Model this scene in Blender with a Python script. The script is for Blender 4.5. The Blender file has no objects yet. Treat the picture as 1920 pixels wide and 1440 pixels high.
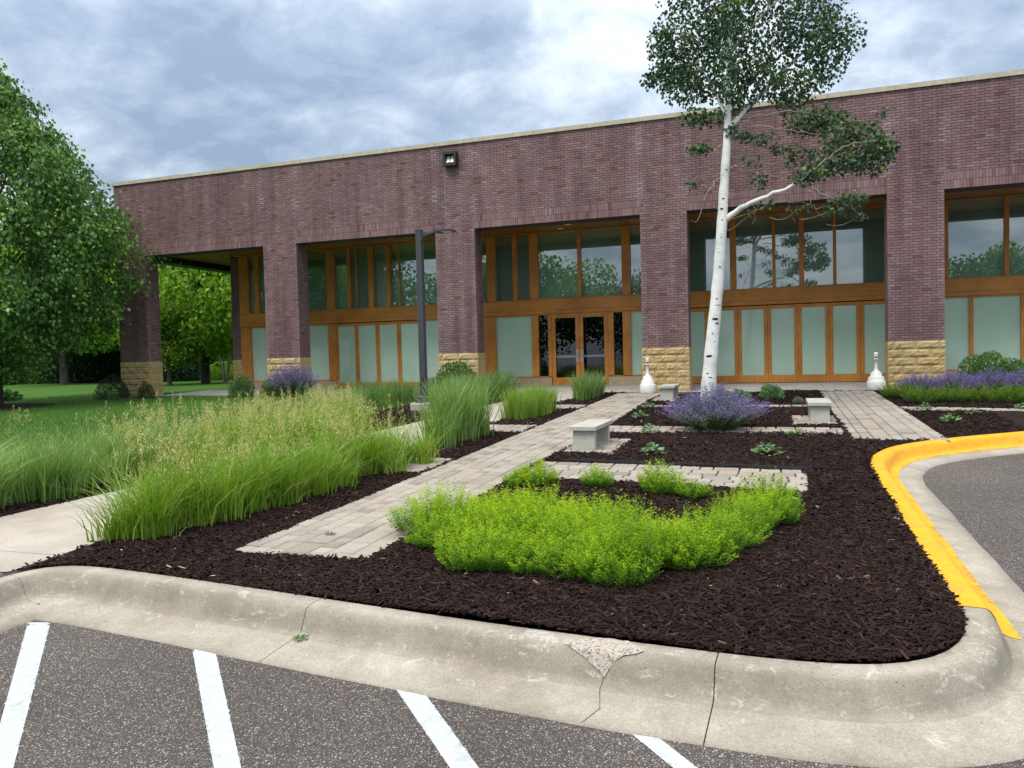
import bpy, math, random
import numpy as np
from mathutils import Matrix, Vector

rng = np.random.default_rng(7)
random.seed(7)
scene = bpy.context.scene
col = scene.collection

# ------------------------------------------------------------------ camera
W, H, FPX = 1920.0, 1440.0, 1449.4
YAW, PITCH, ROLL, EYE = -0.3317, -0.0368, -0.0258, 1.1117
CF = np.array([math.sin(YAW)*math.cos(PITCH), math.cos(YAW)*math.cos(PITCH), math.sin(PITCH)])
_r = np.array([math.cos(YAW), -math.sin(YAW), 0.0]); _u = np.cross(_r, CF)
CR = math.cos(ROLL)*_r + math.sin(ROLL)*_u
CU = -math.sin(ROLL)*_r + math.cos(ROLL)*_u
CAM = np.array([0.0, 0.0, EYE])
cam = bpy.data.cameras.new('camera'); camo = bpy.data.objects.new('camera', cam); col.objects.link(camo)
cam.sensor_fit = 'HORIZONTAL'; cam.sensor_width = 36.0; cam.lens = FPX/W*36.0
cam.clip_start = 0.05; cam.clip_end = 2000
m = Matrix.Identity(4)
for i in range(3):
    m[i][0], m[i][1], m[i][2], m[i][3] = CR[i], CU[i], -CF[i], CAM[i]
camo.matrix_world = m
scene.camera = camo

# ------------------------------------------------------------------ sky, sun, exposure
world = bpy.data.worlds.new('World'); scene.world = world; world.use_nodes = True
SUN_EL, SUN_AZ = math.radians(58), math.radians(200)     # azimuth clockwise from +Y
wn, wl = world.node_tree.nodes, world.node_tree.links
wn.clear()
def wnode(t, **k):
    n = wn.new(t)
    for a, b in k.items(): setattr(n, a, b)
    return n
tc = wnode('ShaderNodeTexCoord')
sep = wnode('ShaderNodeSeparateXYZ'); wl.new(tc.outputs['Generated'], sep.inputs[0])
def wmath(op, a, b=None, clamp=False):
    n = wnode('ShaderNodeMath', operation=op, use_clamp=clamp)
    for i, v in enumerate((a, b)):
        if v is None: continue
        if isinstance(v, (int, float)): n.inputs[i].default_value = v
        else: wl.new(v, n.inputs[i])
    return n.outputs[0]
zc = wmath('MAXIMUM', sep.outputs[2], 0.0)
den = wmath('ADD', zc, 0.30)
cx = wmath('DIVIDE', sep.outputs[0], den); cy = wmath('DIVIDE', sep.outputs[1], den)
comb = wnode('ShaderNodeCombineXYZ'); wl.new(cx, comb.inputs[0]); wl.new(cy, comb.inputs[1])
def wnoise(scale, detail, rough, dist, off):
    mp = wnode('ShaderNodeMapping'); wl.new(comb.outputs[0], mp.inputs[0])
    mp.inputs['Location'].default_value = off; mp.inputs['Scale'].default_value = (1.0, 1.0, 1)
    mp.inputs['Rotation'].default_value = (0, 0, 0.5)
    n = wnode('ShaderNodeTexNoise'); wl.new(mp.outputs[0], n.inputs['Vector'])
    n.inputs['Scale'].default_value = scale; n.inputs['Detail'].default_value = detail
    n.inputs['Roughness'].default_value = rough; n.inputs['Distortion'].default_value = dist
    return n.outputs['Fac']
n1 = wnoise(1.5, 3, 0.5, 0.3, (3.1, 1.7, 0))
n2 = wnoise(5.5, 9, 0.60, 0.25, (0.3, 5.2, 0))
cl = wmath('ADD', wmath('MULTIPLY', n1, 0.5), wmath('MULTIPLY', n2, 0.5))
ramp = wnode('ShaderNodeValToRGB'); wl.new(cl, ramp.inputs[0])
e = ramp.color_ramp.elements
e[0].position = 0.38; e[0].color = (0.235, 0.312, 0.430, 1)
e[1].position = 0.68; e[1].color = (0.80, 0.83, 0.86, 1)
x = ramp.color_ramp.elements.new(0.465); x.color = (0.340, 0.420, 0.530, 1)
x = ramp.color_ramp.elements.new(0.55); x.color = (0.525, 0.595, 0.685, 1)
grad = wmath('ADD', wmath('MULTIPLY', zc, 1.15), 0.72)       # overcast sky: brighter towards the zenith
sky = wnode('ShaderNodeTexSky', sky_type='NISHITA', sun_disc=False)
sky.sun_elevation = SUN_EL; sky.sun_rotation = SUN_AZ
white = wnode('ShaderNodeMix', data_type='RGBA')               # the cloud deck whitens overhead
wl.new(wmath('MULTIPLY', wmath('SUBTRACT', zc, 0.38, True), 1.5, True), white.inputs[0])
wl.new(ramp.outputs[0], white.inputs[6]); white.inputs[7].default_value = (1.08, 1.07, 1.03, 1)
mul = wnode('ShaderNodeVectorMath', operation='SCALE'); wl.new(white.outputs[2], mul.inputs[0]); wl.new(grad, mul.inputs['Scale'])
bg_sky = wnode('ShaderNodeBackground'); wl.new(sky.outputs[0], bg_sky.inputs[0]); bg_sky.inputs[1].default_value = 0.08
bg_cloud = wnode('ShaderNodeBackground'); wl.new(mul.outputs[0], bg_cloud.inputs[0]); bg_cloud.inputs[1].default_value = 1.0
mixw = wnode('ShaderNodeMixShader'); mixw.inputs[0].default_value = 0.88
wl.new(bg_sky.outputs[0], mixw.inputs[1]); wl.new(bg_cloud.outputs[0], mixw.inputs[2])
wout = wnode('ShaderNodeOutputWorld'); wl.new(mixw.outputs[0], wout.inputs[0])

sl = bpy.data.lights.new('sun', 'SUN'); so = bpy.data.objects.new('sun', sl); col.objects.link(so)
sl.energy = 1.5; sl.angle = math.radians(25); sl.color = (1.0, 0.92, 0.80)
sd = Vector((math.sin(SUN_AZ)*math.cos(SUN_EL), math.cos(SUN_AZ)*math.cos(SUN_EL), math.sin(SUN_EL)))
so.rotation_euler = sd.to_track_quat('Z', 'Y').to_euler()

vs = scene.view_settings
vs.view_transform = 'Standard'; vs.look = 'None'; vs.exposure = 0.60; vs.gamma = 1.0; vs.use_curve_mapping = False
scene.cycles.max_bounces = 8; scene.cycles.transparent_max_bounces = 8

# ------------------------------------------------------------------ layout helpers
YF, X0, SP, WD = 21.345, -21.941, 6.1388, 1.2586      # facade plane, first pillar, spacing, pillar width
YG = YF + 2.90                                         # glazing plane, well behind the pillars
ZSOF = 5.10                                            # soffit
ZL, ZS = 4.877, 1.219                                  # lintel, top of the stone base
KG = 0.025                                             # the garden rises to the building
def gz(y): return KG*np.minimum(0.0, np.asarray(y, float)-YF)
def ray(px, py): return CF + (px-W/2)/FPX*CR - (py-H/2)/FPX*CU
def at(px, py, off=0.0):
    """ground point seen at a pixel of the photograph"""
    d = ray(px, py); n = np.array([0, -KG, 1.0])
    t = (off-KG*YF - n@CAM)/(n@d); P = CAM+t*d
    if P[1] > YF: P = CAM + d*((off-EYE)/d[2])
    return P
def on_y(px, py, Y):
    d = ray(px, py); return CAM + d*(Y/d[1])
def at_depth(px, py, D): return CAM + ray(px, py)*D
def depth_of(P): return float((np.asarray(P)-CAM)@CF)

# ------------------------------------------------------------------ mesh helpers
class Geo:
    def __init__(s): s.v = []; s.f = []; s.n = 0; s.t = []; s.s = []
    def add(s, V, F, tint=0.5, stain=0.0):
        V = np.asarray(V, float).reshape(-1, 3); F = np.asarray(F, int)
        s.v.append(V); s.f.append(F+s.n); s.n += len(V)
        s.t.append(np.broadcast_to(np.asarray(tint, float), (len(F),)).copy())
        s.s.append(np.broadcast_to(np.asarray(stain, float), (len(F),)).copy())
        return s
    def box(s, a, b, tint=0.5, stain=0.0):
        x0, y0, z0 = a; x1, y1, z1 = b
        V = [(x0,y0,z0),(x1,y0,z0),(x1,y1,z0),(x0,y1,z0),(x0,y0,z1),(x1,y0,z1),(x1,y1,z1),(x0,y1,z1)]
        return s.add(V, [(0,3,2,1),(4,5,6,7),(0,1,5,4),(1,2,6,5),(2,3,7,6),(3,0,4,7)], tint, stain)
    def cbox(s, a, b, c=0.006, tint=0.5):
        """box with chamfered top edges"""
        x0, y0, z0 = a; x1, y1, z1 = b
        V = [(x0,y0,z0),(x1,y0,z0),(x1,y1,z0),(x0,y1,z0),(x0,y0,z1-c),(x1,y0,z1-c),(x1,y1,z1-c),(x0,y1,z1-c),
             (x0+c,y0+c,z1),(x1-c,y0+c,z1),(x1-c,y1-c,z1),(x0+c,y1-c,z1)]
        return s.add(V, [(0,1,5,4),(1,2,6,5),(2,3,7,6),(3,0,4,7),(4,5,9,8),(5,6,10,9),(6,7,11,10),(7,4,8,11),(8,9,10,11)], tint)
    def tube(s, pts, rad, sides=8, tint=0.5, cap=True):
        pts = np.asarray(pts, float); rad = np.broadcast_to(np.asarray(rad, float), (len(pts),))
        tg = np.gradient(pts, axis=0); tg /= np.linalg.norm(tg, axis=1)[:, None]+1e-9
        ref = np.array([0.31, 0.17, 0.93]) if abs(tg[0][2]) < 0.8 else np.array([1.0, 0.1, 0.0])
        A = np.cross(tg, ref); A /= np.linalg.norm(A, axis=1)[:, None]+1e-9
        B = np.cross(tg, A)
        an = np.linspace(0, 2*math.pi, sides, endpoint=False)
        V = pts[:, None, :] + rad[:, None, None]*(np.cos(an)[None, :, None]*A[:, None, :] + np.sin(an)[None, :, None]*B[:, None, :])
        n = len(pts); i = np.arange(n-1)[:, None]*sides; j = np.arange(sides)[None, :]; k = (j+1) % sides
        F = np.stack([i+j, i+k, i+sides+k, i+sides+j], -1).reshape(-1, 4)
        return s.add(V.reshape(-1, 3), F, tint)
    def lathe(s, prof, c=(0,0,0), sides=20, tint=0.5):
        an = np.linspace(0, 2*math.pi, sides, endpoint=False)
        V = np.array([[(c[0]+r*math.cos(a), c[1]+r*math.sin(a), c[2]+z) for a in an] for r, z in prof])
        n = len(prof); i = np.arange(n-1)[:, None]*sides; j = np.arange(sides)[None, :]; k = (j+1) % sides
        F = np.stack([i+j, i+k, i+sides+k, i+sides+j], -1).reshape(-1, 4)
        return s.add(V.reshape(-1, 3), F, tint)
    def quads(s, A, B, C_, D, tint=0.5):
        n = len(A); V = np.stack([A, B, C_, D], 1).reshape(-1, 3)
        return s.add(V, np.arange(4*n).reshape(-1, 4), tint)
    def mesh(s, name, mat, smooth=False):
        me = bpy.data.meshes.new(name)
        if not s.v: return me
        V = np.concatenate(s.v); quad = [f for f in s.f if f.shape[1] == 4]; tri = [f for f in s.f if f.shape[1] == 3]
        tq = [t for f, t in zip(s.f, s.t) if f.shape[1] == 4]+[t for f, t in zip(s.f, s.t) if f.shape[1] == 3]
        ts = [t for f, t in zip(s.f, s.s) if f.shape[1] == 4]+[t for f, t in zip(s.f, s.s) if f.shape[1] == 3]
        nq = sum(map(len, quad)); nt = sum(map(len, tri))
        idx = np.concatenate([f.ravel() for f in quad+tri])
        st = np.concatenate([np.arange(nq)*4, nq*4+np.arange(nt)*3])
        me.vertices.add(len(V)); me.vertices.foreach_set('co', V.ravel().astype(np.float32))
        me.loops.add(len(idx)); me.loops.foreach_set('vertex_index', idx.astype(np.int32))
        me.polygons.add(nq+nt); me.polygons.foreach_set('loop_start', st.astype(np.int32))
        me.polygons.foreach_set('use_smooth', np.full(nq+nt, bool(smooth)))
        a = me.attributes.new('tint', 'FLOAT', 'FACE'); a.data.foreach_set('value', np.concatenate(tq).astype(np.float32))
        sv = np.concatenate(ts)
        if sv.any():
            a = me.attributes.new('stain', 'FLOAT', 'FACE'); a.data.foreach_set('value', sv.astype(np.float32))
        me.update(calc_edges=True); me.validate()
        if mat: me.materials.append(mat)
        return me
    def obj(s, name, mat, parent=None, loc=(0,0,0), smooth=False, **tags):
        return put(name, s.mesh(name, mat, smooth), parent, loc, **tags)
def put(name, data, parent=None, loc=(0,0,0), rotz=0.0, label=None, category=None, group=None, kind=None):
    o = bpy.data.objects.new(name, data); col.objects.link(o)
    o.location = loc; o.rotation_euler = (0, 0, rotz)
    if parent is not None: o.parent = parent
    for k, v in (('label', label), ('category', category), ('group', group), ('kind', kind)):
        if v: o[k] = v
    return o
def thing(name, label, category, loc=(0,0,0), rotz=0.0, group=None):
    return put(name, None, None, loc, rotz, label, category, group)
def copy_tree(o, parent=None):
    c = o.copy(); col.objects.link(c)
    if parent is not None: c.parent = parent
    for ch in list(o.children): copy_tree(ch, c)
    return c

def leaf_quads(C_, axis, nrm, L, Wd):
    """one rhombic leaf per centre"""
    axis = axis/(np.linalg.norm(axis, axis=1)[:, None]+1e-9)
    side = np.cross(axis, nrm); side /= np.linalg.norm(side, axis=1)[:, None]+1e-9
    L = np.broadcast_to(L, (len(C_),))[:, None]; Wd = np.broadcast_to(Wd, (len(C_),))[:, None]
    up = np.cross(side, axis)
    return C_-axis*L*.5, C_+side*Wd*.5-axis*L*.06+up*L*.06, C_+axis*L*.5, C_-side*Wd*.5-axis*L*.06+up*L*.06
def rand_dir(n, r=rng):
    v = r.normal(size=(n, 3)); return v/np.linalg.norm(v, axis=1)[:, None]
def blades(g, base, lean, h, w, bend, tint, seg=3, r=rng):
    """grass blades: base (n,3), lean direction (n,2), height, width, bend"""
    n = len(base); lean = lean/(np.linalg.norm(lean, axis=1)[:, None]+1e-9)
    a = r.uniform(0, 2*math.pi, n); sd_ = np.stack([np.cos(a), np.sin(a), np.zeros(n)], 1)
    prev = None; V = np.zeros((n, (seg+1)*2, 3))
    for k in range(seg+1):
        t = k/seg
        out = bend*t**2.2; up = h*(t-0.28*(bend/np.maximum(h, .01))**1.5*t**3)
        c = base.copy(); c[:, :2] += lean*out[:, None]; c[:, 2] += up
        ww = (w*(1-t)**0.7*0.5+0.0006)[:, None]
        V[:, 2*k] = c-sd_*ww; V[:, 2*k+1] = c+sd_*ww
    F = []
    for k in range(seg):
        F.append(np.stack([np.arange(n)*(2*seg+2)+2*k+o for o in (0, 1, 3, 2)], 1))
    F = np.stack(F, 1).reshape(-1, 4)
    g.add(V.reshape(-1, 3), F, np.repeat(tint, seg))
def in_poly(P, poly):
    P = np.asarray(P); x, y = P[:, 0], P[:, 1]; c = np.zeros(len(P), bool); q = np.asarray(poly)
    for (xa, ya), (xb, yb) in zip(q, np.roll(q, -1, 0)):
        c ^= ((ya > y) != (yb > y)) & (x < (xb-xa)*(y-ya)/(yb-ya+1e-12)+xa)
    return c
def fnoise(x, y, seed=0, oct=4, f=1.0):
    r = np.random.default_rng(seed); z = np.zeros_like(x, float)
    for o in range(oct):
        for _ in range(3):
            a = r.uniform(0, 2*math.pi); k = f*2**o*r.uniform(.7, 1.3); ph = r.uniform(0, 6.28)
            z += np.sin(k*(x*math.cos(a)+y*math.sin(a))+ph)/(3*1.7**o)
    return z

# ------------------------------------------------------------------ materials
class Mat:
    def __init__(s, name):
        s.m = bpy.data.materials.new(name); s.m.use_nodes = True
        s.n, s.l = s.m.node_tree.nodes, s.m.node_tree.links; s.n.clear()
        s.out = s.n.new('ShaderNodeOutputMaterial')
    def node(s, t, ins=None, **k):
        n = s.n.new(t)
        for a, b in k.items(): setattr(n, a, b)
        for a, b in (ins or {}).items():
            i = n.inputs[a]
            if hasattr(b, 'is_linked'): s.l.new(b, i)
            else: i.default_value = b
        return n
    def coord(s, scale=(1, 1, 1), obj=True, rot=(0, 0, 0)):
        v = s.node('ShaderNodeTexCoord').outputs['Object'] if obj else s.node('ShaderNodeNewGeometry').outputs['Position']
        return s.node('ShaderNodeMapping', {'Vector': v, 'Scale': scale, 'Rotation': rot}).outputs[0]
    def noise(s, vec, scale, detail=4, rough=0.55, dist=0.0):
        return s.node('ShaderNodeTexNoise', {'Vector': vec, 'Scale': scale, 'Detail': detail, 'Roughness': rough, 'Distortion': dist}).outputs['Fac']
    def ramp(s, fac, *st, interp='LINEAR'):
        n = s.node('ShaderNodeValToRGB', {'Fac': fac}); n.color_ramp.interpolation = interp
        e = n.color_ramp.elements
        while len(e) < len(st): e.new(0.5)
        for i, (p, c) in enumerate(st):
            e[i].position = p; e[i].color = (*c, 1) if len(c) == 3 else c
        return n.outputs['Color']
    def vramp(s, fac, *st): return s.ramp(fac, *[(p, (v, v, v)) for p, v in st])
    def mix(s, a, b, f, mode='MIX'):
        n = s.node('ShaderNodeMix', data_type='RGBA', blend_type=mode)
        for nm, v in (('Factor', f), ('A', a), ('B', b)):
            i = [q for q in n.inputs if q.name == nm and q.type == ('VALUE' if nm == 'Factor' else 'RGBA')][0]
            if hasattr(v, 'is_linked'): s.l.new(v, i)
            else: i.default_value = v if nm == 'Factor' else (*v, 1)
        return [q for q in n.outputs if q.type == 'RGBA'][0]
    def math(s, op, a, b=0.0, clamp=False):
        n = s.node('ShaderNodeMath', operation=op, use_clamp=clamp)
        for i, v in enumerate((a, b)):
            if hasattr(v, 'is_linked'): s.l.new(v, n.inputs[i])
            else: n.inputs[i].default_value = v
        return n.outputs[0]
    def attr(s, name, typ='GEOMETRY'):
        return s.node('ShaderNodeAttribute', attribute_name=name, attribute_type=typ).outputs['Fac']
    def objrand(s): return s.node('ShaderNodeObjectInfo').outputs['Random']
    def bump(s, h, strength=0.3, dist=0.01): return s.node('ShaderNodeBump', {'Height': h, 'Strength': strength, 'Distance': dist}).outputs[0]
    def pbr(s, color, rough=0.8, normal=None, spec=0.3, metal=0.0, **k):
        ins = {'Base Color': color if hasattr(color, 'is_linked') else (*color, 1), 'Roughness': rough, 'Specular IOR Level': spec, 'Metallic': metal}
        if normal is not None: ins['Normal'] = normal
        ins.update(k)
        b = s.node('ShaderNodeBsdfPrincipled', ins); return b.outputs[0]
    def done(s, sh): s.l.new(sh, s.out.inputs[0]); return s.m

def mat_brick(kind):
    M = Mat('brick_'+kind.lower())
    t = M.attr('tint', kind); st = M.attr('stain', kind)
    c = M.ramp(t, (0.0, (0.140, 0.080, 0.083)), (0.25, (0.195, 0.119, 0.122)), (0.55, (0.228, 0.146, 0.150)), (0.80, (0.266, 0.184, 0.191)), (0.93, (0.27, 0.21, 0.225)), (1.0, (0.175, 0.080, 0.066)))
    p = M.coord((1, 1, 1), obj=False)
    gn = M.noise(p, 55, 3, 0.6)
    c = M.mix(c, M.vramp(gn, (0.3, 0.72), (0.7, 1.25)), 1.0, 'MULTIPLY')
    big = M.noise(M.coord((1, 1, .45), obj=False), 0.9, 4, 0.6)
    c = M.mix(c, M.ramp(big, (0.35, (0.86, .82, .84)), (0.65, (1.12, 1.10, 1.10))), 1.0, 'MULTIPLY')
    stk = M.noise(M.coord((2.2, 2.2, .16), obj=False), 1.6, 5, 0.65)
    c = M.mix(c, M.ramp(stk, (0.34, (.78, .76, .78)), (0.5, (1, 1, 1)), (0.68, (1.20, 1.19, 1.22))), 1.0, 'MULTIPLY')
    wh = M.noise(M.coord((1, 1, 1), obj=False), 18, 5, 0.7)
    k = M.math('MULTIPLY', st, M.vramp(wh, (0.35, 0.25), (0.65, 1.0)), clamp=True)
    c = M.mix(c, (0.46, 0.42, 0.44), k)
    return M.done(M.pbr(c, 0.85, M.bump(gn, 0.35, 0.004), 0.2))
M_BRICK, M_BRICK_O = mat_brick('GEOMETRY'), mat_brick('OBJECT')
def simple(name, a, b=None, scale=20, rough=0.8, spec=0.3, bump=0.2, metal=0.0, detail=5, obj=True, stretch=(1,1,1), bd=0.004):
    M = Mat(name); b = b or tuple(0.75*q for q in a)
    n = M.noise(M.coord(stretch, obj), scale, detail, 0.6)
    return M.done(M.pbr(M.ramp(n, (0.3, b), (0.7, a)), rough, M.bump(n, bump, bd) if bump else None, spec, metal))
M_MORTAR = simple('mortar', (0.075, 0.058, 0.060), (0.055, 0.042, 0.044), 30)
def mat_stone():
    M = Mat('limestone')
    r = M.objrand(); p = M.coord((1, 1, 1), obj=False)
    n = M.noise(p, 9, 5, 0.6, 0.4); n2 = M.noise(p, 45, 4, 0.65)
    c = M.ramp(r, (0, (0.47, 0.36, 0.185)), (0.5, (0.54, 0.43, 0.24)), (1, (0.52, 0.385, 0.18)))
    c = M.mix(c, M.ramp(n, (0.3, (0.80, .74, .64)), (0.6, (1.08, 1.06, 1.02))), 1.0, 'MULTIPLY')
    c = M.mix(c, M.vramp(n2, (0.3, 0.8), (0.7, 1.12)), 1.0, 'MULTIPLY')
    return M.done(M.pbr(c, 0.88, M.bump(M.math('ADD', n, M.math('MULTIPLY', n2, .5)), 0.6, 0.02), 0.2))
M_STONE = mat_stone()
M_SILL = simple('sill_stone', (0.50, 0.40, 0.27), (0.40, 0.31, 0.20), 12, 0.85, 0.2)
M_COPING = simple('coping_stone', (0.56, 0.52, 0.42), (0.42, 0.39, 0.31), 6, 0.85, 0.2)
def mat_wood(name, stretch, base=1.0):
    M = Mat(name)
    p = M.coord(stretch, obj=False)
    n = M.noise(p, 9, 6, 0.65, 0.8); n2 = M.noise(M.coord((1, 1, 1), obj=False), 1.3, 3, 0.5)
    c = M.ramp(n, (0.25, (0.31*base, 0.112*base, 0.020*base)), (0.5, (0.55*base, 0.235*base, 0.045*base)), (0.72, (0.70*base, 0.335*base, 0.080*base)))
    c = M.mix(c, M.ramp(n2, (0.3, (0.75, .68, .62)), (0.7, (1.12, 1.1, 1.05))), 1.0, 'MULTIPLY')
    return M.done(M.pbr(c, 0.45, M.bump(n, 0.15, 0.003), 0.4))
M_WOODV = mat_wood('stained_wood_upright', (7, 7, 0.5))
M_WOODH = mat_wood('stained_wood_level', (0.5, 7, 9))
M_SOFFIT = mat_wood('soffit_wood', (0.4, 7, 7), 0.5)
def mat_glass(name, base, tint=(0.80, 0.90, 0.84)):
    M = Mat(name)
    fr = M.node('ShaderNodeFresnel', {'IOR': 1.5}).outputs[0]
    f = M.math('ADD', M.math('MULTIPLY', fr, 1.0-base), base, clamp=True)
    tr = M.node('ShaderNodeBsdfTransparent', {'Color': (*tint, 1)}).outputs[0]
    gl = M.node('ShaderNodeBsdfGlossy', {'Color': (0.93, 0.97, 0.98, 1), 'Roughness': 0.0}).outputs[0]
    return M.done(M.node('ShaderNodeMixShader', {0: f, 1: tr, 2: gl}).outputs[0])
M_GLASS = mat_glass('window_glass', 0.27, (0.90, 0.97, 0.93))
M_GLASS_LOW = mat_glass('lower_glass', 0.05, (0.97, 1.0, 0.98))
def mat_frost():
    M = Mat('frosted_glass'); n = M.noise(M.coord((1, 1, .25), obj=False), 1.2, 3, .5)
    f = M.math('MULTIPLY', M.node('ShaderNodeFresnel', {'IOR': 1.5}).outputs[0], 1.5, True)
    d = M.node('ShaderNodeBsdfDiffuse', {'Color': M.ramp(n, (.3, (0.42, 0.60, 0.47)), (.7, (0.49, 0.67, 0.54)))}).outputs[0]
    gl = M.node('ShaderNodeBsdfGlossy', {'Color': (1, 1, 1, 1), 'Roughness': 0.03}).outputs[0]
    return M.done(M.node('ShaderNodeMixShader', {0: f, 1: d, 2: gl}).outputs[0])
M_FROST = mat_frost()
M_SHADE_UP = simple('roller_shade_upper', (0.46, 0.59, 0.51), (0.43, 0.56, 0.48), 2, 0.9, 0.1, 0)
M_SHADE = simple('roller_shade', (0.78, 0.90, 0.81), (0.75, 0.87, 0.78), 2, 0.9, 0.1, 0)
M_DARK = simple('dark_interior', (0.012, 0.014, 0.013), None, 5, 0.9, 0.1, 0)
M_STEEL = simple('satin_steel', (0.62, 0.63, 0.64), (0.5, .5, .5), 40, 0.35, 0.5, 0, 0.9)
M_GREYBAR = simple('push_bar_grey', (0.42, 0.50, 0.48), None, 30, 0.5, 0.5, 0)
M_POLE = simple('dark_bronze_paint', (0.060, 0.066, 0.078), (0.045, 0.05, 0.06), 8, 0.5, 0.4, 0.05)
M_LAMPDARK = simple('black_lamp_metal', (0.03, 0.032, 0.036), None, 20, 0.5, 0.4, 0)
M_LENS = simple('lamp_lens', (0.75, 0.78, 0.78), None, 30, 0.2, 0.5, 0)
M_WHITE = simple('white_plastic', (0.80, 0.79, 0.765), (0.70, .69, .66), 9, 0.5, 0.4, 0.05)
def mat_concrete(name, a, b, dark=0.75, spots=True, scale=1.0):
    M = Mat(name); p = M.coord((1, 1, 1), obj=False)
    n = M.noise(p, 2.2*scale, 5, 0.65); n2 = M.noise(p, 70, 4, 0.7); n3 = M.noise(p, 0.7*scale, 3, .5)
    c = M.ramp(n, (0.28, b), (0.68, a))
    c = M.mix(c, M.vramp(n2, (0.3, 0.80), (0.7, 1.14)), 1.0, 'MULTIPLY')
    c = M.mix(c, M.ramp(n3, (0.3, (dark, dark*.97, dark*.93)), (0.55, (1, 1, 1))), 1.0, 'MULTIPLY')
    if spots:
        v = M.node('ShaderNodeTexVoronoi', {'Vector': p, 'Scale': 38.0}).outputs['Distance']
        k = M.noise(p, 11, 2)
        sp = M.math('MULTIPLY', M.vramp(v, (0.10, 1.0), (0.17, 0.0)), M.vramp(k, (0.55, 0.0), (0.62, 0.7)))
        c = M.mix(c, (0.10, 0.085, 0.07), sp)
    return M.done(M.pbr(c, 0.9, M.bump(n2, 0.35, 0.004), 0.2))
def mat_curb():
    M = Mat('curb_concrete'); p = M.coord((1, 1, 1), obj=False); t = M.attr('tint')
    n = M.noise(p, 3.0, 6, 0.68); f1 = M.noise(p, 150, 3, 0.75); f2 = M.noise(p, 60, 4, 0.7); n3 = M.noise(p, 0.8, 3, .5)
    c = M.ramp(n, (0.28, (0.285, 0.262, 0.226)), (0.5, (0.37, 0.342, 0.298)), (0.72, (0.45, 0.418, 0.37)))
    c = M.mix(c, M.vramp(f1, (0.25, 0.62), (0.75, 1.30)), 1.0, 'MULTIPLY')
    c = M.mix(c, M.vramp(f2, (0.3, 0.84), (0.7, 1.12)), 1.0, 'MULTIPLY')
    c = M.mix(c, M.ramp(n3, (0.3, (.84, .82, .78)), (0.6, (1.03, 1.02, 1.0))), 1.0, 'MULTIPLY')
    dirt = M.math('MULTIPLY', M.vramp(t, (0.60, 0.0), (0.72, 0.55)), M.vramp(M.noise(p, 5, 4, .6), (.3, 1.0), (.62, .35)))
    c = M.mix(c, (0.17, 0.15, 0.115), dirt)
    sc = M.noise(M.coord((1, 1, 2.2), obj=False), 5.5, 7, .78, .8); sp = M.noise(p, 40, 4, .8)
    k = M.math('MULTIPLY', M.math('MULTIPLY', M.vramp(sc, (.555, 0.0), (.63, 1.0)), M.vramp(sp, (.42, 0.15), (.6, 1.0))), M.vramp(t, (0.45, 0.10), (0.60, .75)))
    c = M.mix(c, (0.60, 0.575, 0.54), k)
    v = M.node('ShaderNodeTexVoronoi', {'Vector': p, 'Scale': 26.0}).outputs['Distance']
    c = M.mix(c, (0.07, 0.058, 0.045), M.math('MULTIPLY', M.vramp(v, (0.07, 1.0), (0.13, 0.0)), M.vramp(M.noise(p, 7, 2), (0.5, 0.0), (0.6, 0.85))))
    return M.done(M.pbr(c, 0.92, M.bump(M.math('ADD', f1, M.math('MULTIPLY', f2, .8)), 0.5, 0.004), 0.15))
M_CURB = mat_curb()
M_WALK = mat_concrete('walk_concrete', (0.47, 0.43, 0.385), (0.36, 0.325, 0.285), 0.86)
M_APRON = mat_concrete('apron_concrete', (0.42, 0.41, 0.385), (0.33, .32, .30), 0.85)
M_BENCH = mat_concrete('bench_concrete', (0.50, 0.50, 0.455), (0.40, .40, .36), 0.9, True, 2)
M_JOINT = simple('joint_dirt', (0.035, 0.026, 0.02), None, 40)
def mat_aggregate():
    M = Mat('exposed_aggregate'); p = M.coord((1, 1, 1), obj=False)
    v = M.node('ShaderNodeTexVoronoi', {'Vector': p, 'Scale': 110.0}); 
    h = M.node('ShaderNodeSeparateColor', {0: v.outputs['Color']}).outputs[0]
    c = M.ramp(h, (0, (.20, .18, .155)), (0.15, (0.40, .365, .32)), (0.6, (0.47, .43, .385)), (0.9, (0.33, .26, .215)), interp='CONSTANT')
    return M.done(M.pbr(c, 0.9, M.bump(v.outputs['Distance'], 0.6, 0.006), 0.2))
M_AGG = mat_aggregate()
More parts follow.
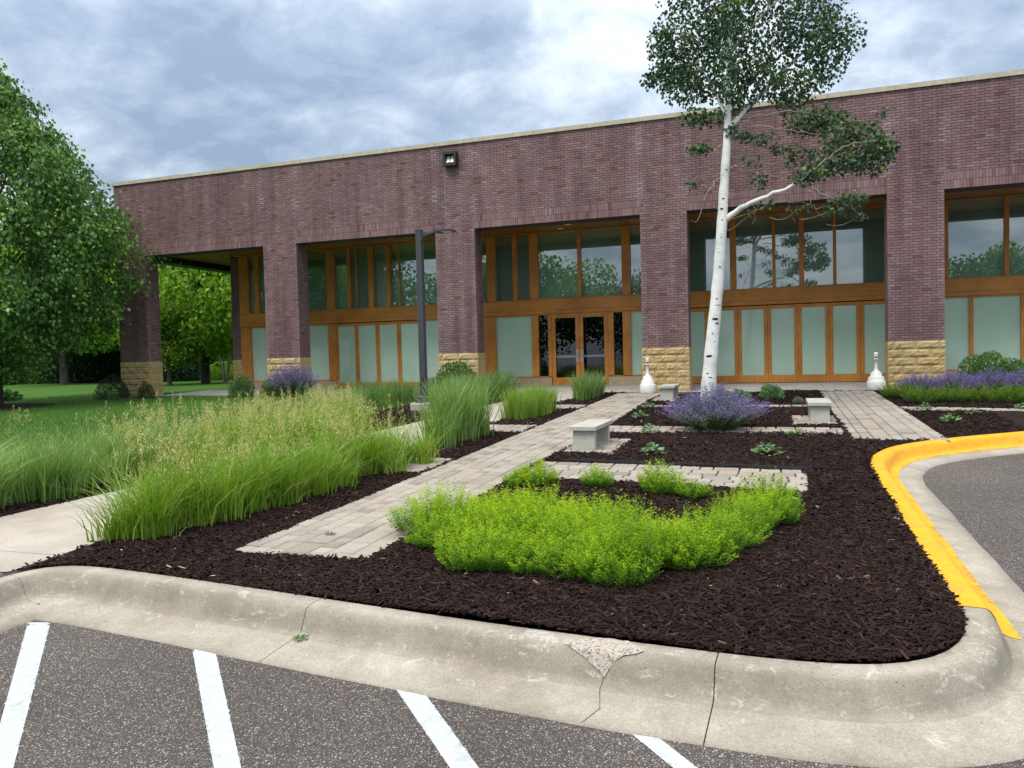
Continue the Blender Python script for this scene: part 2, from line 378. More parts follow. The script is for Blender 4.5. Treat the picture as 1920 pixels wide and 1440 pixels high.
def mat_asphalt():
    M = Mat('asphalt'); p = M.coord((1, 1, 1), obj=False)
    n3 = M.noise(p, 0.5, 4, .6); jig = M.noise(p, 30, 2)
    base = M.ramp(M.noise(p, 90, 4, .7), (0.3, (0.040, 0.037, 0.036)), (0.7, (0.095, 0.087, 0.085)))
    def stones(scale, lo, hi):
        v = M.node('ShaderNodeTexVoronoi', {'Vector': p, 'Scale': scale, 'Randomness': 1.0})
        s_ = M.node('ShaderNodeSeparateColor', {0: v.outputs['Color']})
        on = M.math('MULTIPLY', M.math('GREATER_THAN', s_.outputs[0], lo), M.vramp(v.outputs['Distance'], (hi-.08, 1.0), (hi+.06, 0.0)))
        cc = M.ramp(s_.outputs[1], (0, (0.30, 0.26, 0.22)), (0.25, (0.20, 0.18, 0.165)), (0.5, (0.44, 0.38, 0.30)), (0.72, (0.30, 0.14, 0.09)), (0.84, (0.52, 0.50, 0.47)), interp='CONSTANT')
        return on, cc, v.outputs['Distance']
    o1, c1, d1 = stones(74, 0.58, 0.35); o2, c2, d2 = stones(135, 0.45, 0.38)
    c = M.mix(base, c2, M.math('MULTIPLY', o2, 0.75)); c = M.mix(c, c1, M.math('MULTIPLY', o1, 0.9))
    c = M.mix(c, M.vramp(n3, (0.3, 0.80), (0.7, 1.15)), 1.0, 'MULTIPLY')
    return M.done(M.pbr(c, 0.85, M.bump(M.math('SUBTRACT', M.math('MULTIPLY', o1, .7), d2), 0.6, 0.006), 0.25))
M_ASPHALT = mat_asphalt()
def mat_paint(name, colr, lo, hi, rough=0.7, scale=26):
    M = Mat(name); p = M.coord((1, 1, 1), obj=False)
    n = M.noise(p, scale, 6, .75); n2 = M.noise(p, 120, 3, .7)
    a = M.attr('tint')
    k = M.vramp(M.math('ADD', M.math('ADD', M.math('MULTIPLY', n, .7), M.math('MULTIPLY', n2, .3)), M.math('MULTIPLY', M.math('SUBTRACT', a, 0.5), 0.6)), (lo, 0.0), (hi, 1.0))
    c = M.mix(tuple(.80*q for q in colr), colr, M.vramp(n, (.35, 0), (.6, 1)))
    sm = M.noise(M.coord((1, 1, 1), obj=False, rot=(0, 0, .6)), 4.5, 6, .75, .6)
    c = M.mix(c, (.16, .14, .12), M.math('MULTIPLY', M.vramp(sm, (.56, 0), (.70, .6)), M.vramp(n2, (.35, .3), (.65, 1))))
    b = M.pbr(c, rough, M.bump(n2, 0.5, 0.004), 0.3)
    tr = M.node('ShaderNodeBsdfTransparent').outputs[0]
    return M.done(M.node('ShaderNodeMixShader', {0: k, 1: tr, 2: b}).outputs[0])
M_STRIPE = mat_paint('white_road_paint', (0.50, 0.545, 0.565), 0.36, 0.44)
M_YELLOW = mat_paint('yellow_curb_paint', (0.80, 0.40, 0.020), 0.33, 0.40, 0.6, 9)
def mat_paver(kind):
    M = Mat('paver_'+kind.lower()); p = M.coord((1, 1, 1), obj=False)
    c = M.ramp(M.attr('tint', kind), (0, (0.235, 0.212, 0.186)), (0.2, (0.320, 0.288, 0.250)), (0.5, (0.372, 0.338, 0.294)), (0.75, (0.350, 0.312, 0.274)), (0.9, (0.285, 0.268, 0.248)), (1, (0.42, 0.386, 0.338)))
    n = M.noise(p, 60, 4, .7); n2 = M.noise(p, 1.1, 4, .6)
    c = M.mix(c, M.vramp(n, (0.3, 0.80), (0.7, 1.14)), 1.0, 'MULTIPLY')
    c = M.mix(c, M.ramp(n2, (0.3, (.86, .83, .80)), (0.6, (1.02, 1.02, 1.02))), 1.0, 'MULTIPLY')
    return M.done(M.pbr(c, 0.9, M.bump(n, 0.4, 0.004), 0.2))
M_PAVER, M_PAVER_O = mat_paver('GEOMETRY'), mat_paver('OBJECT')
def mat_mulch():
    M = Mat('mulch'); p = M.coord((1, 1, 1), obj=False)
    n = M.noise(p, 45, 5, .7, .6); n2 = M.noise(p, 3, 3)
    c = M.ramp(n, (0.3, (0.010, 0.0065, 0.006)), (0.7, (0.040, 0.025, 0.022)))
    c = M.mix(c, M.vramp(n2, (.3, .8), (.7, 1.2)), 1.0, 'MULTIPLY')
    return M.done(M.pbr(c, 0.95, M.bump(n, 0.9, 0.02), 0.1))
M_MULCH = mat_mulch()
def mat_tint(name, *st, rough=0.9, spec=0.15, obj=0.0):
    M = Mat(name); t = M.attr('tint')
    if obj: t = M.math('ADD', t, M.math('MULTIPLY', M.math('SUBTRACT', M.objrand(), .5), obj))
    return M.done(M.pbr(M.ramp(t, *st), rough, None, spec))
M_CHIP = mat_tint('mulch_chip', (0, (0.009, 0.005, 0.0042)), (0.5, (0.028, 0.0160, 0.0138)), (0.85, (0.056, 0.034, 0.029)), (0.965, (0.10, 0.066, 0.050)), (1.0, (0.50, 0.40, 0.28)))
def mat_leaf(name, *st, trans=0.35, gloss=0.05, rough=0.45, obj=0.0):
    M = Mat(name); t = M.attr('tint')
    if obj: t = M.math('ADD', t, M.math('MULTIPLY', M.math('SUBTRACT', M.objrand(), .5), obj), clamp=True)
    c = M.ramp(t, *st)
    d = M.node('ShaderNodeBsdfDiffuse', {'Color': c}).outputs[0]
    tl = M.node('ShaderNodeBsdfTranslucent', {'Color': M.mix(c, (1.25, 1.15, 0.5), 1.0, 'MULTIPLY')}).outputs[0]
    s_ = M.node('ShaderNodeMixShader', {0: trans, 1: d, 2: tl}).outputs[0]
    g_ = M.node('ShaderNodeBsdfGlossy', {'Color': (1, 1, 1, 1), 'Roughness': rough}).outputs[0]
    return M.done(M.node('ShaderNodeMixShader', {0: gloss, 1: s_, 2: g_}).outputs[0])
M_GRASS = mat_leaf('grass_blade', (0, (0.095, 0.19, 0.020)), (0.5, (0.185, 0.34, 0.026)), (0.88, (0.27, 0.44, 0.045)), (1.0, (0.52, 0.45, 0.20)), trans=0.4)
M_REED = mat_leaf('reed_blade', (0, (0.075, 0.165, 0.034)), (0.5, (0.16, 0.31, 0.058)), (0.9, (0.29, 0.45, 0.11)), (1.0, (0.48, 0.43, 0.24)), trans=0.35, gloss=0.07)
M_SEED = mat_leaf('seed_panicle', (0, (0.40, 0.38, 0.15)), (0.5, (0.56, 0.53, 0.24)), (1, (0.66, 0.66, 0.34)), trans=0.3, gloss=0.02)
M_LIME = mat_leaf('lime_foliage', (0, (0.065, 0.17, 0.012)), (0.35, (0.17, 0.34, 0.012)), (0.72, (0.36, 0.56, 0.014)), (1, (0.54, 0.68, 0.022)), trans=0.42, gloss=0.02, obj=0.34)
M_SPIREA = mat_leaf('spirea_leaf', (0, (0.05, 0.12, 0.015)), (0.5, (0.13, 0.24, 0.022)), (1, (0.25, 0.37, 0.035)), trans=0.35, gloss=0.02)
M_CATL = mat_leaf('catmint_leaf', (0, (0.07, 0.125, 0.045)), (1, (0.19, 0.27, 0.135)), trans=0.3, gloss=0.02)
M_CATF = mat_leaf('catmint_flower', (0, (0.145, 0.11, 0.37)), (0.6, (0.255, 0.195, 0.56)), (1, (0.36, 0.29, 0.66)), trans=0.3, gloss=0.01)
M_SHRUB = mat_leaf('shrub_leaf', (0, (0.03, 0.085, 0.02)), (0.6, (0.085, 0.20, 0.04)), (1, (0.15, 0.29, 0.065)), trans=0.25, gloss=0.05)
M_PEREN = mat_leaf('perennial_leaf', (0, (0.07, 0.17, 0.055)), (1, (0.21, 0.37, 0.16)), trans=0.25, gloss=0.05)
M_ASPEN = mat_leaf('aspen_leaf', (0, (0.026, 0.060, 0.034)), (0.7, (0.062, 0.125, 0.060)), (0.95, (0.13, 0.23, 0.075)), (1.0, (0.30, 0.34, 0.06)), trans=0.22, gloss=0.022)
M_LINDEN = mat_leaf('linden_leaf', (0, (0.026, 0.080, 0.020)), (0.55, (0.085, 0.195, 0.042)), (0.85, (0.17, 0.32, 0.07)), (1, (0.36, 0.50, 0.16)), trans=0.28, gloss=0.02)
M_FAR = mat_leaf('far_leaf', (0, (0.11, 0.24, 0.028)), (0.55, (0.28, 0.50, 0.055)), (1, (0.46, 0.66, 0.10)), trans=0.35, gloss=0.02)
M_FARY = mat_leaf('yellow_green_leaf', (0, (0.07, 0.15, 0.02)), (0.6, (0.17, 0.31, 0.03)), (1, (0.28, 0.44, 0.05)), trans=0.4, gloss=0.02)
M_DARKLEAF = mat_leaf('evergreen_leaf', (0, (0.008, 0.026, 0.014)), (0.7, (0.022, 0.052, 0.026)), (1, (0.045, 0.085, 0.035)), trans=0.15, gloss=0.03)
M_BARK = simple('grey_bark', (0.12, 0.10, 0.085), (0.05, .042, .036), 9, 0.95, 0.1, 0.8, stretch=(3, 3, .6), bd=0.03)
def mat_aspenbark():
    M = Mat('aspen_bark'); p = M.coord((1, 1, 1), obj=False)
    n = M.noise(M.coord((2.2, 2.2, 11), obj=False), 2.3, 5, .7, .5); n2 = M.noise(p, 4, 4)
    c = M.ramp(n2, (0.3, (0.55, 0.58, 0.56)), (0.65, (0.78, 0.79, 0.77)))
    k = M.vramp(n, (0.62, 0.0), (0.66, 0.9))
    c = M.mix(c, (0.06, 0.055, 0.05), k)
    return M.done(M.pbr(c, 0.8, M.bump(n, .3, .01), .2))
M_ASPENBARK = mat_aspenbark()
M_KNOT = simple('bark_knot', (0.035, 0.03, 0.027), None, 40)
M_TWIG = simple('pale_twig', (0.34, 0.30, 0.25), (0.22, .19, .16), 14, 0.9, 0.1)
def mat_lawn():
    M = Mat('lawn'); p = M.coord((1, 1, 1), obj=False)
    n = M.noise(p, 0.35, 4, .6); n2 = M.noise(p, 40, 4, .7)
    c = M.ramp(n, (0.3, (0.045, 0.115, 0.022)), (0.7, (0.075, 0.165, 0.028)))
    c = M.mix(c, M.vramp(n2, (0.3, .6), (.7, 1.3)), 1.0, 'MULTIPLY')
    return M.done(M.pbr(c, 0.95, M.bump(n2, .8, .03), .1))
M_LAWN = mat_lawn()
M_LAWNB = mat_leaf('lawn_blade', (0, (0.045, 0.115, 0.020)), (1, (0.115, 0.245, 0.040)), trans=0.35, gloss=0.03)

# ------------------------------------------------------------------ the ground
def sheet(name, X, Y, off, mat, kind='structure', fn=None):
    gx_, gy_ = np.meshgrid(X, Y); z = gz(gy_)+off
    if fn is not None: z = z+fn(gx_, gy_)
    V = np.stack([gx_, gy_, z], -1).reshape(-1, 3); nx, ny = len(X), len(Y)
    i = np.arange(ny-1)[:, None]*nx+np.arange(nx-1)[None, :]
    F = np.stack([i, i+1, i+nx+1, i+nx], -1).reshape(-1, 4)
    g = Geo().add(V, F); return g.obj(name, mat, kind=kind)
sheet('ground', [-700, -60, 60, 700], [-300, -60, -20, YF, 60, 900], -0.45, M_LAWN)
sheet('asphalt', [-45, 0, 45], [-60, -10, 5, 20.0], -0.19, M_ASPHALT)

# inner top edge of the curb, from the walk at the left round the nose and up the drive
CURB = [(-5.46, -6.0), (-5.44, 3.9), (-5.40, 4.30), (-5.12, 4.50), (-4.27, 4.43), (-2.77, 4.25), (-1.82, 4.13), (-1.00, 4.05), (-0.31, 4.0), (0.09, 3.99), (0.42, 4.03), (0.68, 4.17),
        (0.86, 4.42), (0.945, 4.69), (0.975, 4.99), (0.975, 6.0), (0.98, 7.0), (0.99, 8.2), (0.99, 9.3), (1.01, 10.05), (1.12, 10.72), (1.48, 11.55), (2.29, 12.36), (3.41, 13.15), (5.6, 14.7), (9.0, 16.6), (16, 18.5)]
def smooth_poly(P, it=2, keep=3):
    P = [np.array(p, float) for p in P]
    for _ in range(it):
        Q = [P[0]]
        for a, b in zip(P[:-1], P[1:]): Q += [a*.75+b*.25, a*.25+b*.75]
        Q.append(P[-1]); P = Q
    return np.array(P)
def resample(P, step):
    s = np.r_[0, np.cumsum(np.linalg.norm(np.diff(P, axis=0), axis=1))]
    q = np.arange(0, s[-1], step); return np.stack([np.interp(q, s, P[:, 0]), np.interp(q, s, P[:, 1])], 1), q
CP, CS = resample(smooth_poly(CURB, 2), 0.05)
CT = np.gradient(CP, axis=0); CT /= np.linalg.norm(CT, axis=1)[:, None]
CN = np.stack([CT[:, 1], -CT[:, 0]], 1)              # outward: towards the asphalt
# keep the offset from folding in the hollow corner
PROFILE = [(0.0, -0.20), (0.0, 0.002), (0.012, 0.012), (0.115, 0.010), (0.140, 0.004), (0.160, -0.012), (0.178, -0.045), (0.200, -0.095), (0.214, -0.124), (0.232, -0.140), (0.270, -0.149), (0.43, -0.165), (0.565, -0.180), (0.572, -0.30)]
def curb_at(s): return int(np.argmin(np.abs(CS-s)))
def near_s(x, y): return float(CS[np.argmin(((CP-np.array([x, y]))**2).sum(1))])
wob = lambda s, k: 0.004*np.sin(s*3.1+k)+0.003*np.sin(s*7.7+2*k)
def sweep(g, s0, s1, prof, lift=0.0, tint=None, caps=True, k0=0):
    ss = np.unique(np.r_[s0, CS[(CS > s0+.004) & (CS < s1-.004)], s1])
    I = lambda A: np.stack([np.interp(ss, CS, A[:, 0]), np.interp(ss, CS, A[:, 1])], 1)
    cp, cn = I(CP), I(CN); rows = []
    for k, (o, dz) in enumerate(prof):
        oo = o+wob(ss, k+k0)*(1 if o > 0.05 else 0)
        xy = cp+cn*np.broadcast_to(oo, ss.shape)[:, None]
        rows.append(np.c_[xy, gz(xy[:, 1])+dz+lift])
    V = np.array(rows); n = len(ss); kk = len(prof)
    i = np.arange(kk-1)[:, None]*n+np.arange(n-1)[None, :]
    F = np.stack([i, i+n, i+n+1, i+1], -1).reshape(-1, 4)
    t = 0.5 if tint is None else np.repeat(np.asarray(tint), n-1)
    g.add(V.reshape(-1, 3), F, t)
    for j in ((0, n-1) if caps else ()):      # end caps
        g.add(np.r_[V[:, j], [[*V[0, j][:2], V[-1, j][2]]]], [(0, a, a+1) for a in range(1, kk-1)] if j == 0 else [(0, a+1, a) for a in range(1, kk-1)])
    return g
curb = put('curb', None, kind='structure')
def S(px, py): 
    P = at(px, py); return near_s(P[0], P[1])
cuts = [0.0, S(15, 1083), S(610, 1125), S(1350, 1228), S(1860, 1165)-0.02 if False else near_s(0.975, 5.3), near_s(0.98, 7.6), near_s(1.01, 9.9), near_s(1.9, 12.0), near_s(4.2, 13.7), near_s(7, 15.5), float(CS[-1])]
for a, b in zip(cuts[:-1], cuts[1:]):
    sweep(Geo(), a+0.003, b-0.003, PROFILE, 0.0, [.5, .5, .6, .68, .8, .9, .9, .9, .85, .7, .58, .5, .45]).obj('curb_section', M_CURB, curb, smooth=True)
gj = Geo()
for c_ in cuts[1:-1]: sweep(gj, c_-0.03, c_+0.03, [(o, z-0.012) for o, z in PROFILE[1:-1]], caps=False, k0=1)
gj.obj('joint_filler', M_JOINT, curb)
# yellow paint on the curb along the drive
yp = [(0.0, 0.006), (0.012, 0.0155), (0.115, 0.0135), (0.142, 0.0075), (0.163, -0.0085), (0.181, -0.0415), (0.203, -0.0915), (0.217, -0.1205), (0.234, -0.1365), (0.270, -0.1455), (0.31, -0.1495)]
sweep(Geo(), near_s(0.97, 4.98), float(CS[-1])-0.1, yp, 0.0, [1, 1, 1, 1, 1, 1, .95, .85, .6, .38], caps=False, k0=1).obj('yellow_paint', M_YELLOW, curb, smooth=True)
# spalled patch and its crack in the near curb
gq = Geo(); sc_ = S(1160, 1192)
prs = [(0.02, 0.0145), (0.115, 0.0135), (0.143, 0.0075), (0.164, -0.008), (0.182, -0.041), (0.204, -0.091), (0.212, -0.110)]
half = [0.07, 0.19, 0.17, 0.12, 0.08, 0.03, 0.008]
rows = []
for (o, dz), hw in zip(prs, half):
    ss = np.linspace(sc_-hw*1.25+.02*math.sin(o*70), sc_+hw*.9+.025*math.sin(o*55+1), 14); r_ = []
    for q in ss:
        i = curb_at(q); f_ = (q-CS[i])
        xy = CP[i]+CT[i]*f_+CN[i]*(o+wob(CS[i:i+1], 0)[0]*0.2); r_.append((*xy, gz(xy[1])+dz+0.004+0.002*math.sin(q*60)))
    rows.append(r_)
V = np.array(rows); n_ = 14; i = np.arange(len(prs)-1)[:, None]*n_+np.arange(n_-1)[None, :]
gq.add(V.reshape(-1, 3), np.stack([i, i+n_, i+n_+1, i+1], -1).reshape(-1, 4)); gq.obj('spalled_patch', M_AGG, curb)
gq = Geo(); pts = []
for o, dz in PROFILE[2:13]:
    i = curb_at(sc_+0.02+0.03*math.sin(o*19)); xy = CP[i]+CN[i]*o; pts.append((*xy, gz(xy[1])+dz+0.003))
gq.tube(pts, 0.0013, 4).obj('hairline_crack', M_JOINT, curb)

# parking stripes
def stripe(pts, label):
    P = [at(px, py, -0.19) for px, py in pts]
    a0, a1, b0, b1 = P                      # near the curb: left, right; nearer the camera: left, right
    n = 40; ts = np.linspace(0, 1.0, n); g = Geo(); rows = []
    ks = (0, .05, .14, .5, .86, .95, 1.0)
    for t in ts:
        L = a0+(b0-a0)*t; R_ = a1+(b1-a1)*t
        rows.append([(*(L+(R_-L)*k)[:2], gz((L+(R_-L)*k)[1])-0.186) for k in ks])
    V = np.array(rows); c = len(ks); i = np.arange(n-1)[:, None]*c+np.arange(c-1)[None, :]
    F = np.stack([i, i+1, i+c+1, i+c], -1).reshape(-1, 4)
    tint = np.tile([0.22, .5, .70, .70, .5, .22], n-1); tint[:6] -= .2
    return g.add(V.reshape(-1, 3), F, tint).obj('parking_stripe', M_STRIPE, None, label=label, category='road marking', group='white stripes painted on the asphalt')
def ext(a, b, k): return (a[0]+(b[0]-a[0])*k, a[1]+(b[1]-a[1])*k)
for q, l in (
    (((50, 1168), (97, 1168), ext((50, 1168), (-25, 1440), 1.6), ext((97, 1168), (28, 1440), 1.6)), 'white stripe at the left corner of the asphalt, leftmost of the stripes'),
    (((358, 1218), (405, 1217), ext((358, 1218), (398, 1440), 1.6), ext((405, 1217), (455, 1440), 1.6)), 'white stripe meeting the gutter left of the first curb joint, the second from the left'),
    (((736, 1288), (788, 1286), ext((736, 1288), (840, 1440), 1.6), ext((788, 1286), (900, 1440), 1.6)), 'white stripe slanting from the gutter below the lime shrubs, third from the left'),
    (((1166, 1364), (1222, 1372), ext((1166, 1364), (1258, 1440), 2.2), ext((1222, 1372), (1308, 1440), 2.2)), 'short white stripe starting under the chipped curb, fourth from the left'),
    (((1690, 1432), (1740, 1432), ext((1690, 1432), (1760, 1470), 3), ext((1740, 1432), (1815, 1470), 3)), 'tip of a white stripe at the bottom edge below the curb nose')):
    stripe(q, l)

# areas: paved polygons in plan
def rect(x0, x1, y0, y1, sk=0.0): return [(x0, y0), (x1, y0+sk*(x1-x0)), (x1, y1+sk*(x1-x0)), (x0, y1)]
PAVED = dict(
    main=(-4.15, -2.90, 5.06, 20.95, 0, 'y'), t1w=(-5.25, -4.156, 8.62, 9.72, 0, 'x'), t1e=(-2.894, 0.30, 8.42, 9.62, -0.08, 'x'),
    t2w=(-5.2, -4.156, 12.55, 13.58, 0, 'x'), t2e=(-2.894, 0.974, 12.66, 13.52, -0.03, 'x'), t3w=(-5.12, -4.156, 16.75, 17.6, 0, 'x'), t3e=(-2.894, 0.974, 17.00, 17.36, 0, 'x'),
    right=(0.98, 2.25, 12.05, 20.95, 0, 'y'), t3r=(2.256, 8.0, 16.30, 16.96, -0.26, 'x'),
    pad1=(-2.894, -2.12, 10.34, 11.85, 0, 'x'), pad2=(0.20, 0.974, 13.75, 15.25, 0, 'x'), pad3=(-2.894, -2.25, 18.25, 19.7, 0, 'x'))
WALK_L = [(-7.55, 0.0), (-7.36, 6.0), (-7.10, 9.0), (-6.81, 14.2), (-6.62, 18.1), (-6.55, 21.05)]
WALK_R = [(-5.47, 0.0), (-5.46, 4.45), (-5.62, 6.2), (-5.30, 9.7), (-5.22, 12.5), (-5.15, 16.4), (-5.05, 18.8), (-4.45, 21.05)]
def lx(P, y): P = np.array(P); return np.interp(y, P[:, 1], P[:, 0])
def paved(XY, grow=0.0):
    r_ = np.zeros(len(XY), bool)
    for x0, x1, y0, y1, sk, _ in PAVED.values():
        yy = XY[:, 1]-sk*(XY[:, 0]-x0)
        r_ |= (XY[:, 0] > x0-grow) & (XY[:, 0] < x1+grow) & (yy > y0-grow) & (yy < y1+grow)
    r_ |= (XY[:, 0] > lx(WALK_L, XY[:, 1])-grow) & (XY[:, 0] < lx(WALK_R, XY[:, 1])+grow)
    return r_
GARDEN = np.r_[CP[CP[:, 1] > -5.9], [(16, 21.0), (-9.0, 21.0), (-9.0, -6.0)]]
def lawn_edge(y): return -8.15-0.10*np.maximum(0, np.asarray(y)-8)-0.15*np.sin(np.asarray(y)*0.9)
def in_bed(XY): return in_poly(XY, GARDEN) & (XY[:, 0] > lawn_edge(XY[:, 1])-0.02)
# mulch sheet
gx_, gy_ = np.meshgrid(np.arange(-10.5, 9.01, 0.06), np.arange(3.9, 21.1, 0.06))
XY = np.c_[gx_.ravel(), gy_.ravel()]
mound = 0.02*fnoise(XY[:, 0], XY[:, 1], 3, 3, 1.6)+0.010*fnoise(XY[:, 0], XY[:, 1], 9, 2, 14)
def mulch_h(XY): return 0.018+0.02*fnoise(XY[:, 0], XY[:, 1], 3, 3, 1.6)
z = gz(XY[:, 1])+0.018+mound; z[paved(XY, -0.01)] -= 0.16
okv = in_bed(XY); ny, nx = gx_.shape
i = (np.arange(ny-1)[:, None]*nx+np.arange(nx-1)[None, :]).ravel()
F = np.stack([i, i+1, i+nx+1, i+nx], -1); F = F[okv[F].all(1)]
Geo().add(np.c_[XY, z], F).obj('mulch_bed', M_MULCH, None, smooth=True, kind='structure')
# mulch chips
def chips(n, x0, x1, y0, y1, Lr, wr, name_g, keep=None):
    c = np.c_[rng.uniform(x0, x1, n), rng.uniform(y0, y1, n)]
    ok = in_bed(c) & ~paved(c, -0.025) 
    # chips never lie on the curb
    c = c[ok]
    if keep is not None: c = c[keep(c)]
    n = len(c); L = rng.uniform(*Lr, n); w = L*rng.uniform(*wr, n)
    a = rng.normal(0.1, 0.9, n); d = np.c_[np.cos(a), np.sin(a), rng.normal(0, .28, n)]; d /= np.linalg.norm(d, axis=1)[:, None]
    s_ = np.c_[-np.sin(a), np.cos(a), rng.normal(0, .5, n)]; s_ /= np.linalg.norm(s_, axis=1)[:, None]
    P = np.c_[c, gz(c[:, 1])+mulch_h(c)+rng.uniform(0.002, .022, n)]
    h = np.cross(d, s_); h[h[:, 2] < 0] *= -1
    L, w = L[:, None], w[:, None]
    A, B, C_, D = P-d*L*.5-s_*w*.35, P+d*L*.42-s_*w*.5, P+d*L*.5+s_*w*.3, P-d*L*.45+s_*w*.5
    t = np.clip(rng.beta(2, 2.3, n)*0.85+.09*fnoise(c[:, 0], c[:, 1], 41, 3, 1.1), 0, .94); pale = rng.random(n) < 0.004; t[pale] = rng.uniform(.97, 1, pale.sum())
    name_g.quads(A, B, C_, D, t)
    th = (0.006+0.004*rng.random(n))[:, None]
    name_g.quads(A-h*th, B-h*th, B, A, t*.8)
gc = Geo()
chips(74000, -5.3, 1.0, 3.98, 7.0, (.015, .080), (.10, .28), gc)
chips(46000, -8.3, 1.1, 7.0, 10.5, (.03, .09), (.14, .32), gc)
chips(34000, -8.5, 3.5, 10.5, 16, (.04, .10), (.16, .34), gc)
chips(16000, -8.5, 6.0, 16, 21, (.05, .12), (.18, .36), gc)
chips(9000, -9.0, -5.0, 4.0, 9.0, (.03, .09), (.14, .32), gc)
gc.obj('mulch_chips', M_CHIP, None, kind='stuff', label='dark brown shredded bark mulch chips covering the planting beds', category='mulch')
# lawn
def lawn_fn(X, Y): return 0.02*fnoise(X, Y, 21, 2, .5)
ys = np.r_[np.linspace(-6, 24, 61), np.linspace(26, 110, 22)]
rows = []
for y in ys:
    xr = float(lawn_edge(y)) if y < 20.7 else (-22.6 if y < 30 else 30)
    if 20.7 <= y < 22.6: xr = -16.2 if False else -9.2-(y-20.7)*7.0
    rows.append([(xr-(1-k)**1.6*90 if True else 0, y, 0) for k in np.linspace(0, 1, 40)])
V = np.array(rows); V[..., 2] = gz(V[..., 1])+0.012+lawn_fn(V[..., 0], V[..., 1]); V[:, -1, 2] -= 0.03
i = np.arange(len(ys)-1)[:, None]*40+np.arange(39)[None, :]
Geo().add(V.reshape(-1, 3), np.stack([i, i+1, i+41, i+40], -1).reshape(-1, 4)).obj('lawn', M_LAWN, None, kind='structure', smooth=True)
n = 75000
yy = 7+rng.random(n)**1.3*16; xx = lawn_edge(np.minimum(yy, 20.5))-rng.random(n)**1.4*16
ok = ~((yy > 20.6) & (xx > -22.6) & (xx < -8))
xx, yy = xx[ok], yy[ok]; n = len(xx)
gl = Geo(); b = np.c_[xx, yy, gz(yy)+lawn_fn(xx, yy)+.005]
patch = np.clip(.5+.35*fnoise(xx, yy, 5, 3, .8)+rng.normal(0, .18, n), 0, 1)
blades(gl, b, rng.normal(size=(n, 2)), rng.uniform(.04, .085, n), rng.uniform(.008, .016, n), rng.uniform(.01, .05, n), patch, 1)
gl.obj('lawn_grass', M_LAWNB, None, kind='stuff', label='short mown green grass of the lawn left of the tall grasses', category='grass')

# sidewalk slabs
walk = put('sidewalk', None, kind='structure')
jy = [-2, 0.5, 2.6, 4.62, 6.75, 8.9, 11.05, 13.2, 15.35, 17.5, 19.4, 21.03]
for a, b in zip(jy[:-1], jy[1:]):
    a += .006; b -= .006; g = Geo(); m_ = 6; V = []
    for y in np.linspace(a, b, m_):
        for xx_ in (lx(WALK_L, y), lx(WALK_R, y)):
            V.append((xx_, y, gz(y)+0.022))
    V = np.array(V); lo = V.copy(); lo[:, 2] -= .12
    F = [(2*k, 2*k+1, 2*k+3, 2*k+2) for k in range(m_-1)]
    nV = len(V); Fs = [(2*k+1, 2*k+1+nV, 2*k+3+nV, 2*k+3) for k in range(m_-1)]+[(2*k+2, 2*k+2+nV, 2*k+nV, 2*k) for k in range(m_-1)]+[(0, nV, nV+1, 1), (nV-1, 2*nV-1, 2*nV-2, nV-2)]
    g.add(np.r_[V, lo], F+Fs).obj('slab', M_WALK, walk)
g = Geo()
for y0, y1 in ((-2, 4.4), (4.4, 21.0)):
    V = []
    for y in np.linspace(y0, y1, 12):
        for k in (0, 1): V.append((lx(WALK_L, y)+.02 if not k else lx(WALK_R, y)-.02, y, gz(y)-.02))
    g.add(V, [(2*k, 2*k+1, 2*k+3, 2*k+2) for k in range(11)])
g.obj('joint_filler', M_JOINT, walk)

# pavers
path = put('paver_path', None, kind='structure')
pav = []
def lay(x0, x1, y0, y1, sk, along):
    A0, A1, B0, B1 = (x0, x1, y0, y1) if along == 'y' else (y0, y1, x0, x1)
    ws = []
    while sum(ws) < (A1-A0)-.10: ws.append(rng.choice([.152, .152, .228]))
    if not ws: ws = [1.0]
    ed = np.r_[0, np.cumsum(ws)]/sum(ws)*(A1-A0)+A0; ns = len(ws)
    for k in range(ns):
        a0, a1 = ed[k], ed[k+1]
        b_ = B0+ (rng.uniform(-.12, 0) if along == 'y' else rng.uniform(-.1, 0))
        while b_ < B1-0.03:
            L = rng.choice([.152, .152, .228] if a1-a0 < .19 else [.152, .228, .30])
            edge = k in (0, ns-1)
            if edge and a1-a0 < .19: L = .228
            b2 = min(b_+L, B1)
            s0 = max(b_, B0)
            if b2-s0 > .04: b2 -= .007; pav.append(((a0, a1, s0, b2) if along == 'y' else (s0, b2, a0, a1), sk, x0))
            b_ = b2+.007
for v in PAVED.values(): lay(*v)
info = []
for (xa, xb, ya, yb), sk, xr in pav:
    cx_, cy_ = (xa+xb)/2, (ya+yb)/2; cy_ += sk*(cx_-xr)
    P = np.array([cx_, cy_, gz(cy_)+0.02]); D = depth_of(P)
    info.append((D*1.0/((xb-xa)*(yb-ya))**.25, cx_, cy_, xb-xa, yb-ya, rng.random(), rng.uniform(-.0025, .0025)))
info.sort(); cache = {}; gp = Geo()
